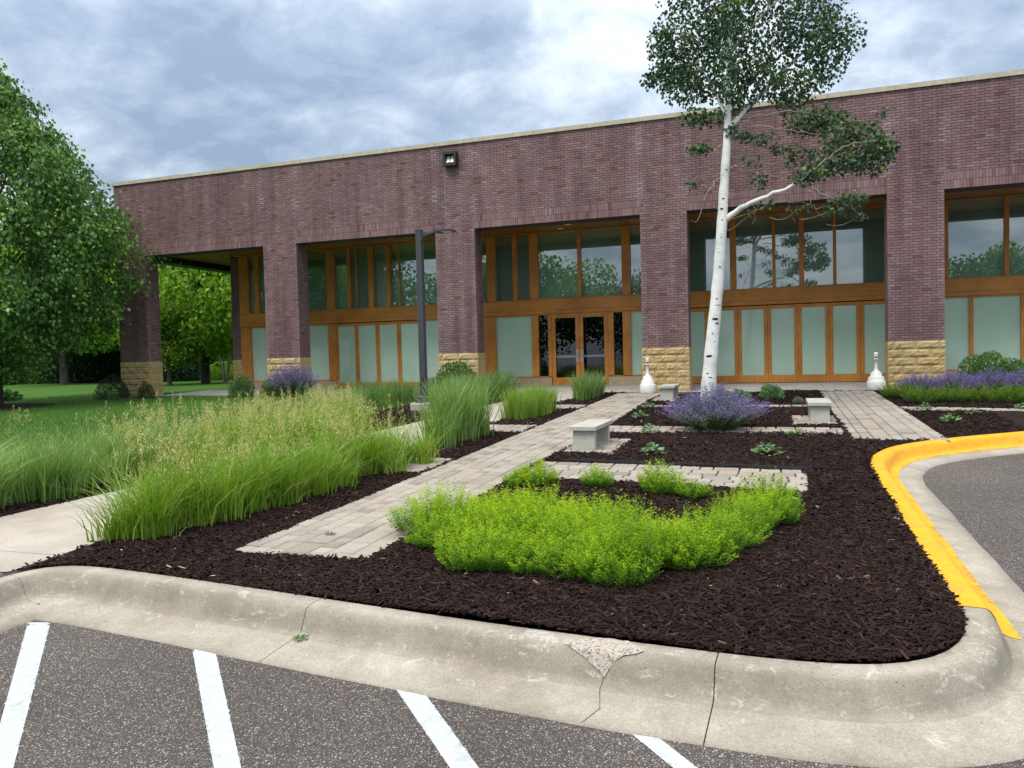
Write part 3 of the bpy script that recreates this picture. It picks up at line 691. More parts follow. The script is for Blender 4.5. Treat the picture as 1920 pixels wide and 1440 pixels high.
for k, (_, cx_, cy_, lx_, ly_, t, dz) in enumerate(info):
    zt = float(gz(cy_))+0.020+dz
    if k < 300:
        key = (round(lx_, 2), round(ly_, 2))
        if key not in cache: cache[key] = Geo().cbox((-key[0]/2+.0045, -key[1]/2+.0045, -.07), (key[0]/2-.0045, key[1]/2-.0045, 0), .008).mesh('paver', M_PAVER_O)
        o = put('paver', cache[key], path, (cx_, cy_, zt)); o['tint'] = t
        o.rotation_euler = (KG+rng.normal(0, .004), rng.normal(0, .004), rng.normal(0, .004))
    else:
        c = .005; c2 = .011; a_, b_ = (cx_-lx_/2+c, cy_-ly_/2+c2), (cx_+lx_/2-c, cy_+ly_/2-c2); n0 = gp.n
        gp.cbox((a_[0], a_[1], zt-.06), (b_[0], b_[1], zt), .010, t)
        v = gp.v[-1]; v[:, 2] += KG*(v[:, 1]-cy_)
gp.obj('paver_run', M_PAVER, path, kind='stuff')
g = Geo()
for x0, x1, y0, y1, sk, _ in PAVED.values():
    ys_ = np.linspace(y0, y1, 8); V = []
    for y in ys_: V += [(x0+.004, y, gz(y)+.002), (x1-.004, y+sk*(x1-x0), gz(y+sk*(x1-x0))+.002)]
    g.add(V, [(2*k, 2*k+1, 2*k+3, 2*k+2) for k in range(7)])
g.obj('joint_sand', simple('joint_sand', (0.05, 0.04, 0.033), (.03, .024, .02), 40), path)
# black plastic edging beside the transverse path
g = Geo(); V = []
for k in range(13):
    x_ = -2.6+2.95*k/12; y_ = 9.635-0.08*(x_+2.894); V += [(x_, y_, gz(y_)-.02), (x_, y_, gz(y_)+.058), (x_, y_+.012, gz(y_)+.058)]
g.add(V, [(3*k+a, 3*k+3+a, 3*k+4+a, 3*k+1+a) for k in range(12) for a in (0, 1)])
g.obj('bed_edging', M_LAMPDARK, None, label='black plastic edging strip between the cross path and the bench bed', category='edging')


# ------------------------------------------------------------------ the building
bld = thing('brick_building', 'long low purple brick building with stone pillar bases and wood framed glass', 'building')
XE, ZT = 9.35, 7.385                                   # right end, top of the brickwork
ylow = YF+0.005
g = Geo().box((X0+.006, ylow, ZL+.004), (XE, YF+.60, ZT-.004))
g.box((X0+.01, YF+.602, 5.17), (XE-.01, YF+17, ZT-.006))
wall = g.obj('wall', M_MORTAR, bld)
npil = 5
pillars = []
for k in range(npil+1):
    x = X0+k*SP
    if x > XE-.2: break
    x1 = min(x+WD, XE)
    pillars.append((x, x1, Geo().box((x+.008, ylow, ZS+.002), (x1-.008, YF+.592, ZL+.002)).obj('pillar', M_MORTAR, bld)))
# bricks: (x, y, z, lx, ly, lz, tint, stain, owner)
BR, C = [], .0677
BL, J = WD/6.25, .0125
def brick(x0, x1, z0, z1, own, stain=0.0, y0=YF, y1=YF+.10, horizontal=True):
    t = float(np.clip(rng.normal(.5, .145), 0, .93)) if rng.random() > .015 else 1.0
    BR.append((x0, x1, y0, y1, z0, z1, t, float(np.clip(stain, 0, 1)), own))
def wall_stain(x, z):
    s = 0.0
    for k in range(npil+1):
        for e_, w in ((0, .10), (WD, .09)):
            d = abs(x-(X0+k*SP+e_)); s += max(0, 1-d/.16)*(.34+.26*math.sin(z*5+k*1.7+e_))
    xl_ = on_y(847, 300, YF)[0]
    if z < 6.6 and abs(abs(x-xl_)-.25) < .12: s += .28
    return max(0, s)*(0.5+rng.random()*.8) if s > 0 else 0
rows_up = int(round((ZT-(ZL+6*C))/C))
for r_ in range(rows_up):
    z0 = ZL+(6+r_)*C; x = X0-(BL/2 if r_ % 2 else 0)
    while x < XE:
        a, b = max(x, X0), min(x+BL, XE)
        if b-a > .03: brick(a+J/2, b-J/2, z0+J/2, z0+C-J/2, wall, wall_stain((a+b)/2, z0))
        x += BL
for k in range(npil+1):
    x = X0+k*SP
    if x > XE-.2: break
    nz = int(round((ZL-ZS)/C))
    for r_ in range(nz+6):
        z0 = ZS+r_*C
        own = pillars[k][2] if r_ < nz else wall
        cuts_ = [0, .42, 1.42, 2.42, 3.42, 4.42, 5.42, 6.25] if r_ % 2 else [0, .83, 1.83, 2.83, 3.83, 4.83, 5.83, 6.25]
        dirt = 0.0
        for a, b in zip(cuts_[:-1], cuts_[1:]):
            xa, xb = x+a*BL, min(x+b*BL, XE)
            if xb-xa > .03: brick(xa+(J/2 if a else 0), xb-(J/2 if b < 6.25 else 0), z0+J/2, z0+C-J/2, own, wall_stain((xa+xb)/2, z0)*.6)
        if r_ < nz:      # the two returns
            cy_ = [0.105, .30, .50, .60] if r_ % 2 else [0.105, .20, .40, .60]
            for a, b in zip(cy_[:-1], cy_[1:]):
                for xs in ((x, x+.08), (x+WD-.08, x+WD)):
                    if xs[1] < XE+.01: brick(xs[0], xs[1], z0+J/2, z0+C-J/2, own, 0, YF+a+J/2, YF+b-J/2*(b < .6))
    # soldier courses over the opening on the right
    xa, xb = x+WD, min(x+SP, XE)
    ns = max(1, round((xb-xa)/C)); w_ = (xb-xa)/ns
    for q in range(2):
        for i_ in range(ns):
            brick(xa+i_*w_+.004, xa+(i_+1)*w_-.004, ZL+q*.2031+.004, ZL+(q+1)*.2031-.005, wall, .12*rng.random()*(rng.random() < .4))
# brick pier at the left end of the glazing
pxa, pxb = on_y(434, 560, YG)[0], on_y(451, 560, YG)[0]
pier = Geo().box((pxa+.006, YG+.008-.02, ZS), (pxb, YG+.60, ZSOF-.02)).obj('pier', M_MORTAR, bld)
for r_ in range(int((ZSOF-.03-ZS)/C)):
    z0 = ZS+r_*C; x = pxa-(BL/2 if r_ % 2 else 0)
    while x < pxb:
        a, b = max(x, pxa), min(x+BL, pxb)
        if b-a > .03: brick(a+J/2, b-J/2, z0+J/2, z0+C-J/2, pier, 0, YG-.02, YG+.08)
        x += BL
def persp(b): 
    P = np.array([(b[0]+b[1])/2, b[2], (b[4]+b[5])/2]); d = P-CAM; D = d@CF
    u, v = W/2+FPX*(d@CR)/D, H/2-FPX*(d@CU)/D
    vis = 0 < u < W and 0 < v < H and b[2] < YF+.01
    return (1 if vis else 0)*max(b[1]-b[0], b[5]-b[4])/D
order = sorted(range(len(BR)), key=lambda i: -persp(BR[i]))
top = set(order[:300]); cache = {}; run = {}
for i, (x0, x1, y0, y1, z0, z1, t, s_, own) in enumerate(BR):
    if i in top:
        key = (round(x1-x0, 3), round(z1-z0, 3))
        if key not in cache: cache[key] = Geo().box((-key[0]/2, 0, -key[1]/2), (key[0]/2, .1, key[1]/2)).mesh('brick', M_BRICK_O)
        o = put('brick', cache[key], own, ((x0+x1)/2, y0+rng.uniform(-.0015, .0015), (z0+z1)/2)); o['tint'] = t; o['stain'] = s_
    else:
        run.setdefault(own, Geo())
        gg = run[own]; y_ = rng.uniform(-.0015, .0015)
        gg.box((x0, y0+y_, z0), (x1, y1+y_, z1), t, s_)
        gg.s[-1] = np.maximum(gg.s[-1], 1e-6)
for own, gg in run.items(): gg.obj('brickwork', M_BRICK, own, kind='stuff')
# coping in lengths
x = X0-.05
while x < XE:
    b = min(x+1.55, XE+.03)
    Geo().box((x+.004, YF-.045, ZT+.002), (b-.004, YF+.40, ZT+.118)).obj('coping', M_COPING, bld); x += 1.55
Geo().box((X0, YF+.42, ZT+.0), (XE, YF+16.9, ZT+.05)).obj('roof', M_MORTAR, bld)
# stone bases: split-faced blocks
def stone_mesh(lx_, ly_, lz_, seed):
    r = np.random.default_rng(seed); nx_, nz_ = max(3, int(lx_/.07)), 4; g = Geo()
    U, Z = np.linspace(0, lx_, nx_+1), np.linspace(0, lz_, nz_+1); uu, zz = np.meshgrid(U, Z)
    inset = np.minimum(np.minimum(uu, lx_-uu)/.03, np.minimum(zz, lz_-zz)/.03).clip(0, 1)
    yv = -.026*inset*(0.35+.85*r.random(uu.shape)+.3*np.sin(uu*9+r.random()*6))
    V = np.stack([uu-lx_/2, yv, zz], -1).reshape(-1, 3); n = nx_+1
    i = np.arange(nz_)[:, None]*n+np.arange(nx_)[None, :]
    g.add(V, np.stack([i, i+1, i+n+1, i+n], -1).reshape(-1, 4))
    h = lx_/2; B = [(-h, 0, 0), (h, 0, 0), (h, ly_, 0), (-h, ly_, 0), (-h, 0, lz_), (h, 0, lz_), (h, ly_, lz_), (-h, ly_, lz_)]
    g.add(B, [(4, 5, 6, 7), (1, 2, 6, 5), (3, 0, 4, 7), (2, 3, 7, 6)]); return g.mesh('stone', M_STONE)
SM = {}
def stone(own, x0, x1, z0, z1, y0, dep):
    key = (round(x1-x0, 2), round(dep, 2), rng.integers(0, 3))
    if key not in SM: SM[key] = stone_mesh(key[0]-.012, dep, .2031-.012, int(rng.integers(1e6)))
    put('stone', SM[key], own, ((x0+x1)/2, y0, z0+.006))
for x, x1, pil in pillars:
    if x > 5: wd_ = x1-x
    Geo().box((x+.004, YF+.0, -.25), (x1-.004, YF+.596, ZS)).obj('base_core', M_SILL, pil)
    for c_ in range(-1, 6):
        z0 = ZS-(c_+1)*.2031; A = c_ % 2 == 0
        q = [0, .118, .63, 1.142, WD] if A else [0, .325, .935, WD]
        for j, (a, b) in enumerate(zip(q[:-1], q[1:])):
            ends = j == 0 or j == len(q)-2; e0 = -.018 if j == 0 else 0; e1 = .018 if j == len(q)-2 else 0
            if c_ >= 0 and x+a+e0 < XE: stone(pil, x+a+e0, min(x+b+e1, XE), z0, z0+.2031, YF-.010, .62 if ends else .1)
for c_ in range(6):
    z0 = ZS-(c_+1)*.2031
    if pxb-pxa > .25: stone(pier, pxa-.01, pxa+.45*(pxb-pxa), z0, z0+.2031, YG-.05, .2); stone(pier, pxa+.45*(pxb-pxa), pxb-.01, z0, z0+.2031, YG-.05, .2)
    
# soffit boards, side beam of the porch, inside of the building
sf = put('soffit', None, bld)
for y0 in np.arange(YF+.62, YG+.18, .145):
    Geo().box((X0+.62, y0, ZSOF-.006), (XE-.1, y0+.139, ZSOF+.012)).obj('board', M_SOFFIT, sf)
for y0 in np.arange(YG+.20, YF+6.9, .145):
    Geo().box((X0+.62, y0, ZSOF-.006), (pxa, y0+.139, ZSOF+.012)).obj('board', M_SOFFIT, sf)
Geo().box((X0+.02, YF+.605, 4.875), (X0+.60, YF+7.36, 5.165)).box((X0+.605, YF+6.95, 4.875), (pxa-.02, YF+7.35, 5.165)).obj('porch_beam', M_LAMPDARK, bld)
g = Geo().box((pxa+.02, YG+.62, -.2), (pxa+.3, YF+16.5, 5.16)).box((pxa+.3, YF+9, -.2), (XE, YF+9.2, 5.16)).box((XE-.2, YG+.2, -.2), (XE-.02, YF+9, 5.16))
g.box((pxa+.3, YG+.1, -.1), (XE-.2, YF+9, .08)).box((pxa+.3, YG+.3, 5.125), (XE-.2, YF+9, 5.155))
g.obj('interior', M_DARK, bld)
def disc(px, py):
    d = ray(px, py); t = (ZSOF-.012-EYE)/d[2]; P = CAM+d*t
    o = Geo().lathe([(0.001, -.004), (.075, -.004), (.085, -.008), (.10, 0), (.10, .004)], (0, 0, 0), 18).obj('downlight', M_WHITE, bld, P, smooth=True)
for q in ((732, 447), (1064, 421), (1051, 429), (445, 481)): disc(*q)

# glazing
GX = lambda px, py: float(on_y(px, py, YG)[0])
Z0, ZSILL, ZTB, ZTT, ZH = .105, .372, 2.43, 2.89, 5.085
def post(parent, x0, x1, z0, z1, name='mullion', y0=-.06, y1=.055, mat=None):
    return Geo().box((x0, YG+y0, z0), (x1, YG+y1, z1)).obj(name, mat or M_WOODV, parent)
def pane(parent, x0, x1, z0, z1, mat, y=.03):
    return Geo().add([(x0-.01, YG+y, z0-.01), (x1+.01, YG+y, z0-.01), (x1+.01, YG+y, z1+.01), (x0-.01, YG+y, z1+.01)], [(0, 1, 2, 3)]).obj('pane', mat, parent)
def ring(x0, x1, z0, z1, st, bot, top, y0, y1):
    O = [(x0, z0), (x1, z0), (x1, z1), (x0, z1)]; I = [(x0+st, z0+bot), (x1-st, z0+bot), (x1-st, z1-top), (x0+st, z1-top)]
    V = [(a, YG+y, b) for y in (y0, y1) for a, b in O+I]; F = []
    for i in range(4):
        j = (i+1) % 4; F += [(i, j, 4+j, 4+i), (8+j, 8+i, 12+i, 12+j), (j, i, 8+i, 8+j), (4+i, 4+j, 12+j, 12+i)]
    return Geo().add(V, F)
def window(x0, x1, z0, z1, panes, py, gm, name='window'):
    """wood window: rails, a mullion in every gap between the panes"""
    wobj = ring(x0, x1, z0, z1, .012, .035, .035, -.03, .08).obj(name, M_WOODH, bld)
    X = []
    for a, b, *c_ in panes: X.append((x0 if a is None else GX(a, py), x1 if b is None else GX(b, py), M_GLASS_LOW if c_ else gm))
    prev = x0
    for a, b, mt in X:
        if a-prev > .004: post(wobj, prev, a, z0+.035, z1-.035, y0=-.06 if a-prev > .12 else -.035)
        pane(wobj, a, b, z0+.035, z1-.035, mt); prev = b
    if x1-prev > .004: post(wobj, prev, x1, z0+.035, z1-.035)
    return wobj
def leaf_door(x0, x1, z0, z1, name, st, top, bot, gm):
    d = ring(x0+.003, x1-.003, z0, z1, st-.003, bot, top, -.05, 0).obj(name, M_WOODV, bld)
    pane(d, x0+st, x1-st, z0+bot, z1-top, gm, -.025); return d
def sill(x0, x1): 
    x = x0
    while x < x1-.05:
        b = min(x+1.25, x1); Geo().box((x+.003, YG-.12, -.02), (b-.003, YG+.09, ZSILL-.006)).obj('sill', M_SILL, bld); x = b
def shade(x0, x1, z0, z1, mat, y=.06): Geo().box((x0, YG+y, z0), (x1, YG+y+.005, z1)).obj('window_shade', mat, bld)
bx = [pxb]+[(GX(a, 560)+GX(b, 560))/2 for a, b in ((497, 581), (823, 905), (1200, 1289), (1661, 1772))]+[XE-.12]
UP = {0: [(465, 477), (484, None)], 1: [(None, 612.7), (626, 651), (656, 666.5), (668, 691), (699.5, 725), (732, 747.5), (749.3, None)],
      2: [(None, 913), (928.6, 961.6), (969.5, 993.3), (1009, 1083), (1089.6, 1166), (1182, None)],
      3: [(None, 1368.3), (1380, 1447.6), (1454, 1498), (1507, 1562), (1568, None)], 4: [(1777.5, 1883), (1892, 1985), (1994, None)]}
for k, P in UP.items():
    xa, xb = bx[k], bx[k+1]
    window(xa, xb, ZTT+.002, ZH, P, 500 if k < 3 else 470, M_GLASS)
    Geo().box((xa, YG-.085, ZTB+.12), (xb, YG+.09, ZTT)).obj('transom', M_WOODH, bld)
    Geo().box((xa, YG-.07, ZTB), (xb, YG+.09, ZTB+.116)).obj('transom', M_WOODH, bld)
    shade(xa+.02, xb-.02, ZTT-.05, ZH+.03, M_SHADE_UP, .16)
# lower panes, bay by bay
window(pxb, bx[1], ZSILL, ZTB-.002, [(472.6, None)], 650, M_FROST); sill(pxb, bx[1])

d0, d1 = GX(633, 660), GX(790, 660)
window(bx[1], d0-.002, ZSILL, ZTB-.002, [(None, 618)], 660, M_FROST); sill(bx[1], d0)
ls = [d0, GX(671, 660), GX(710, 660), GX(750, 660), d1]
for a, b in zip(ls[:-1], ls[1:]): leaf_door(a, b, Z0+.01, ZTB-.03, 'folding_door', .075, .09, .17, M_FROST)
window(d1+.002, bx[2], ZSILL, ZTB-.002, [(797, None)], 650, M_FROST); sill(d1, bx[2])

e0, em, e1 = GX(1036, 655), GX(1087.5, 652), GX(1141, 650)
window(bx[2], e0-.004, ZSILL, ZTB-.002, [(None, 909), (931, 998.6), (1011, 1029, 1)], 650, M_FROST); sill(bx[2], e0-.01)
window(e1+.004, bx[3], ZSILL, ZTB-.002, [(1151.6, 1168.8, 1), (1183.3, None)], 650, M_FROST); sill(e1+.01, bx[3])
for a, b, sgn in ((e0, em-.002, 1), (em+.002, e1, -1)):
    d = leaf_door(a, b, Z0+.012, ZTB-.01, 'door', .125, .14, .24, M_GLASS_LOW)
    Geo().box((a+.12, YG-.015, 1.0), (b-.12, YG+.06, 1.07)).obj('push_bar', M_GREYBAR, d)
    xh = (b-.075) if sgn > 0 else (a+.075)
    Geo().box((xh-.04, YG-.058, .86), (xh+.04, YG-.051, 1.24)).tube([(xh, YG-.06, 1.0), (xh, YG-.10, 1.0), (xh, YG-.105, 1.1), (xh, YG-.10, 1.2), (xh, YG-.06, 1.2)], .012, 8).obj('handle', M_STEEL, d)

Geo().box((e0-.03, YG-.16, Z0-.03), (e1+.03, YG+.05, Z0+.010)).obj('threshold', M_STEEL, bld)
ls = [GX(q, 650) for q in (1273, 1329, 1384.4, 1439.8, 1496.6, 1555, 1613.3, 1671)]; ls[0] = max(ls[0], bx[3]+.02); ls[-1] = min(ls[-1], bx[4]-.02)
for a, b in zip(ls[:-1], ls[1:]): leaf_door(a, b, Z0+.01, ZTB-.03, 'folding_door', .105, .10, .22, M_FROST)

window(bx[4], XE-.12, ZSILL, ZTB-.002, [(1745, 1817), (1825, 1914), (1922, 1990), (2000, None)], 620, M_FROST); sill(bx[4], XE-.12)

Geo().box((GX(1149, 717), YG-.135, .20), (GX(1157, 717), YG-.118, .28)).obj('outlet_box', M_STEEL, bld)
for k in range(1, 5): Geo().box((bx[k]-.05, YG-.02, Z0), (bx[k]+.05, YG+.15, ZH)).obj('mullion', M_WOODV, bld)

# concrete apron before the doors
ap = put('apron', None, kind='structure')
def apron_slab(x0, x1, y0, y1, za, zb):
    V = [(x0, y0, za), (x1, y0, za), (x1, y1, zb), (x0, y1, zb)]; L = [(a, b, c-.35) for a, b, c in V]
    Geo().add(V+L, [(0, 1, 2, 3), (4, 5, 1, 0), (5, 6, 2, 1), (7, 4, 0, 3)]).obj('slab', M_APRON, ap)
for a in np.arange(-9.55, XE-.5, 1.53): apron_slab(a+.005, a+1.525, 21.06, 22.60, .018, .055); apron_slab(a+.005, a+1.525, 22.612, YG-.03, .0555, Z0-.004)
for a in np.arange(-15.95, -9.6, 1.6): apron_slab(a+.004, min(a+1.596, -9.56), 21.12, YG-.03, .075, Z0-.004)
for a in np.arange(-20.6, -16.2, 1.5): apron_slab(a+.004, min(a+1.496, -15.96), 21.45, YG-.03, .035, .09)

# flood light on the brick
P = on_y(847, 300, YF)
fl = thing('wall_light', 'square black wall light with two bright lenses high on the brick front', 'light', P)
g = Geo(); s_ = .205
for a, b in (((-s_, -.20, -s_), (-s_+.065, 0, s_)), ((s_-.065, -.20, -s_), (s_, 0, s_)), ((-s_+.065, -.20, s_-.07), (s_-.065, 0, s_)), ((-s_+.065, -.20, -s_), (s_-.065, 0, -s_+.08))): g.box(a, b)
g.box((-s_+.06, -.03, -s_+.07), (s_-.06, -.005, s_-.06)); g.obj('housing', M_LAMPDARK, fl)
for a in (-1, 1):
    xa, xb = (-.125, -.012) if a < 0 else (.012, .125)
    Geo().add([(xa, -.15, -.10), (xb, -.15, -.10), (xb, -.06, .10), (xa, -.06, .10)], [(0, 1, 2, 3)]).add([(xa, -.145, -.10), (xb, -.145, -.10), (xb, -.03, -.10), (xa, -.03, -.10)], [(0, 1, 2, 3)]).obj('lens', M_LENS, fl)

# ------------------------------------------------------------------ street furniture
P = at(796, 771); base = np.array([P[0], P[1], float(gz(P[1]))])
lp = thing('lamp_post', 'tall dark grey square lamp post on a round concrete footing among the grasses', 'street lamp', base)
ztop = float(on_y(786, 433, P[1])[2]-base[2])
Geo().lathe([(.33, -.3), (.33, .17), (.315, .20), (.001, .205)], (0, 0, 0), 28).obj('footing', M_APRON, lp)
Geo().cbox((-.155, -.155, .20), (.155, .155, .36), .02).obj('base_cover', M_POLE, lp)
Geo().box((-.068, -.068, .3), (.068, .068, ztop)).box((-.072, -.072, ztop), (.072, .072, ztop+.02)).obj('pole', M_POLE, lp)
Geo().box((-.045, -.072, .62), (.045, -.066, .80)).obj('access_cover', M_LAMPDARK, lp)
zl_ = ztop-.10
Geo().box((.068, -.05, zl_-.12), (.10, .05, zl_+.05)).add([(.10, -.035, zl_-.03), (.10, .035, zl_-.03), (.42, .03, zl_+.035), (.42, -.03, zl_+.035), (.10, -.035, zl_+.03), (.10, .035, zl_+.03), (.42, .03, zl_+.07), (.42, -.03, zl_+.07)], [(0, 3, 2, 1), (4, 5, 6, 7), (0, 1, 5, 4), (1, 2, 6, 5), (2, 3, 7, 6), (3, 0, 4, 7)]).obj('arm', M_POLE, lp)
V = []
for z_ in (.03, .075):
    for x_, y_ in ((.40, -.10), (.52, -.17), (.80, -.17), (.88, -.10), (.88, .10), (.80, .17), (.52, .17), (.40, .10)): V.append((x_, y_, zl_+z_+(0 if z_ < .05 else -.012*(x_ > .7))))
hd = Geo().add(V, [(i, i+8, (i+1) % 8+8, (i+1) % 8)[::-1] for i in range(8)]+[(0, 1, 2, 3), (0, 3, 4, 7), (4, 5, 6, 7), (8, 11, 10, 9), (8, 15, 12, 11), (12, 15, 14, 13)]).obj('lamp_head', M_POLE, lp)
Geo().box((.60, -.11, zl_+.022), (.80, .11, zl_+.029)).obj('lens', M_LENS, hd)

def bench(px, py, label, length=1.06):
    P = at(px, py); P[2] = gz(P[1])+.022
    t = thing('bench', label, 'bench', P, 0, 'pale concrete benches beside the paver paths')
    for y in (0.0, length-.13): Geo().cbox((0, y, -.1), (.305, y+.13, .285), .004).obj('leg', M_BENCH, t)
    Geo().cbox((-.04, -.06, .285), (.345, length+.06, .343), .006).obj('seat', M_BENCH, t)
bench(1075, 847, 'pale concrete bench nearest the camera, beside the main paver path')
bench(1520, 794, 'pale concrete bench at the left edge of the right hand paver path')
bench(1238, 752, 'smallest looking concrete bench, in front of the middle stone pillar base beside an ash urn')
def urn(px, py, label):
    P = at(px, py); P[2] = .02 if P[1] > 21.0 else gz(P[1])+.022
    t = thing('ash_urn', label, 'ashtray', P, 0, 'white ash urns by the pillars')
    Geo().lathe([(.001, 0), (.208, 0), (.214, .012), (.216, .21), (.205, .228), (.185, .236), (.182, .31), (.172, .33), (.135, .342), (.130, .42), (.095, .455), (.055, .485), (.046, .53)], (0, 0, 0), 28).obj('base', M_WHITE, t, smooth=True)
    Geo().lathe([(.046, .52), (.040, .60), (.038, .755), (.048, .76), (.05, .775), (.034, .782)], (0, 0, 0), 18).obj('stem', M_WHITE, t, smooth=True)
    hd = Geo().lathe([(.034, .78), (.036, .83), (.05, .835), (.052, .85), (.040, .862), (.052, .885), (.05, .915), (.034, .938), (.001, .945)], (0, 0, 0), 18).obj('head', M_WHITE, t, smooth=True)
    Geo().box((-.014, -.0385, .79), (.014, -.030, .82)).obj('opening', M_DARK, hd)
urn(1215, 738, 'white ash urn in front of the middle pillar, left of the small bench')
urn(1643, 733, 'white ash urn beside the right hand pillar, at the head of the right path')

# ------------------------------------------------------------------ grasses
def walkgap(x, y): return (x > lx(WALK_L, y)-.05) & (x < lx(WALK_R, y)+.05)
def tuft_points(n, region, ntuft, spread):
    (x0, x1, y0, y1) = region
    c = np.c_[rng.uniform(x0, x1, ntuft), rng.uniform(y0, y1, ntuft)]
    return c
def grass(g, pts, n, h, w, bend, spread=.06, hue=(.5, .2), dry=.04):
    k = rng.integers(0, len(pts), n); off = rng.normal(0, spread, (n, 2)); b2 = pts[k]+off
    b = np.c_[b2, gz(b2[:, 1])+.01]
    lean = off+rng.normal(0, spread*1.7, (n, 2))+spread*.8*np.stack([np.sin(k*2.3), np.cos(k*3.1)], 1)
    hh = rng.uniform(*h, n)*(1+.17*np.sin(k*1.7)); t = np.clip(rng.normal(hue[0], hue[1]*.7, n)+hue[1]*.9*np.sin(k*5.3), 0, .88); d = rng.random(n) < dry; t[d] = rng.uniform(.93, 1, d.sum())
    hh[d] *= .6
    blades(g, b, lean, hh, rng.uniform(*w, n), hh*rng.uniform(*bend, n), t, 3)
def panicles(g, gs, pts, n, h, droop=.16, spread=.10):
    k = rng.integers(0, len(pts), n); b2 = pts[k]+rng.normal(0, spread, (n, 2)); b = np.c_[b2, gz(b2[:, 1])]
    ln = rng.normal(0, 1, (n, 2)); hh = rng.uniform(*h, n)
    ln /= np.linalg.norm(ln, axis=1)[:, None]; ln = np.c_[ln, np.zeros(n)]
    T = b+ln*(hh*rng.uniform(.05, .22, n))[:, None]; T[:, 2] += hh
    mid = b*.5+T*.5; mid[:, :2] -= ln[:, :2]*.02*hh[:, None]
    a = rng.uniform(0, 6.28, n); s_ = np.c_[np.cos(a), np.sin(a), np.zeros(n)]*.0014
    gs.quads(b-s_, b+s_, mid+s_, mid-s_, .5); gs.quads(mid-s_, mid+s_, T+s_*.6, T-s_*.6, .7)
    m = 24; kk = np.repeat(np.arange(n), m); q = len(kk)
    u = rng.uniform(0, 1, q)**1.0*.19; ang = rng.uniform(0, 6.28, q); rad = rng.uniform(.01, 1, q)**.8*(.020+u*.36)
    side = np.c_[np.cos(ang), np.sin(ang), np.zeros(q)]
    P = T[kk]-np.c_[ln[kk, :2]*0, np.ones(q)]*(u)[:, None]+side*rad[:, None]+ln[kk]*(droop*.25*rad/.06)[:, None]*.3
    P[:, 2] += .03-rad*rng.uniform(.1, .8, q)
    ax = side*.6+np.c_[np.zeros((q, 2)), -rng.uniform(.2, 1.1, q)]+rng.normal(0, .25, (q, 3))
    tn = np.repeat(np.clip(rng.normal(.5, .22, n), 0, 1), m)+rng.normal(0, .08, q)
    g.quads(*leaf_quads(P, ax, rand_dir(q), rng.uniform(.020, .036, q), rng.uniform(.005, .009, q)), np.clip(tn, 0, 1))
    # rays holding the spikelets
    sel = rng.random(q) < .4; A = T[kk][sel]-np.c_[np.zeros((sel.sum(), 2)), u[sel]+.01]; B = P[sel]; s2 = np.array([.0008, .0008, 0])
    g.quads(A-s2, A+s2, B+s2, B-s2, .35)
def tufts(x0, x1, y0, y1, n, cond=None):
    p = np.c_[rng.uniform(x0, x1, n), rng.uniform(y0, y1, n)]
    return p if cond is None else p[cond(p)]
# brome stand between the walk and the paver path
A_ = tufts(-5.7, -4.45, 5.25, 9.3, 170, lambda p: (p[:, 0] > lx(WALK_R, p[:, 1])+.09) & (p[:, 0] < -5.02+.155*(p[:, 1]-5.3)) & (p[:, 1] > 5.25+.35*np.maximum(0, p[:, 0]+5.3)))
gA, gP, gS = Geo(), Geo(), Geo()
grass(gA, A_, 9000, (.26, .68), (.008, .017), (.10, .95), .06, (.62, .2), .07)
grass(gA, A_, 3200, (.15, .50), (.006, .013), (.4, 1.1), .09, (.6, .22), .25)
panicles(gP, gS, A_, 240, (.52, .95))
o = gA.obj('tall_grass', M_GRASS, None, kind='stuff', label='bright green tall grass with tan seed heads between the walk and the paver path', category='ornamental grass')
gP.obj('seed_heads', M_SEED, o, kind='stuff'); gS.obj('stems', M_GRASS, o, kind='stuff')
# brome and reed left of the walk
B_ = tufts(-10.2, -6.7, 8.0, 14.6, 700, lambda p: (p[:, 0] < lx(WALK_L, p[:, 1])-.15-.05*np.maximum(0, p[:, 1]-9)) & (p[:, 0] > lx(WALK_L, p[:, 1])-1.6-.1*(p[:, 1]-8)) & (p[:, 1] < 12.6+.9*(lx(WALK_L, p[:, 1])-p[:, 0])))
gA, gP, gS = Geo(), Geo(), Geo()
grass(gA, B_, 13000, (.22, .56), (.008, .017), (.10, .9), .07, (.56, .2), .05)
panicles(gP, gS, B_, 640, (.42, .86))
E_ = tufts(-9.3, -7.7, 6.6, 9.0, 90); panicles(gP, gS, E_, 45, (.65, 1.05))
o = gA.obj('tall_grass', M_GRASS, None, kind='stuff', label='long band of tall grass thick with tan seed heads left of the walk', category='ornamental grass')
gP.obj('seed_heads', M_SEED, o, kind='stuff'); gS.obj('stems', M_GRASS, o, kind='stuff')
def reed(region, nt, nb, h, label, hue=(.6, .2), bend=(.06, .6), w=(.009, .016), mat=None, spread=.06, cond=None, dry=.03):
    g = Geo(); T_ = tufts(*region, nt, cond); c = T_.mean(0); grass(g, T_, nb, h, w, bend, spread, hue, dry)
    return g.obj('ornamental_grass', mat or M_REED, None, label=label, category='ornamental grass', group='clumps of ornamental grass', kind=None)
reed((-9.0, -7.55, 6.1, 8.7), 80, 5600, (.30, .66), 'dense green reed grass left of the walk with no seed heads', (.55, .2), cond=lambda p: p[:, 0] < lx(WALK_L, p[:, 1])-.2)
reed((-8.35, -7.75, 5.2, 5.95), 16, 1500, (.55, .85), 'broad bladed arching grass clump at the left edge above the walk', (.62, .18), (.5, 1.0), (.010, .017))
reed((-5.12, -4.70, 10.55, 12.35), 34, 2700, (.5, 1.02), 'tall upright reed grass clump right of the lamp post footing', (.55, .2), (.06, .5), (.010, .018), spread=.08)
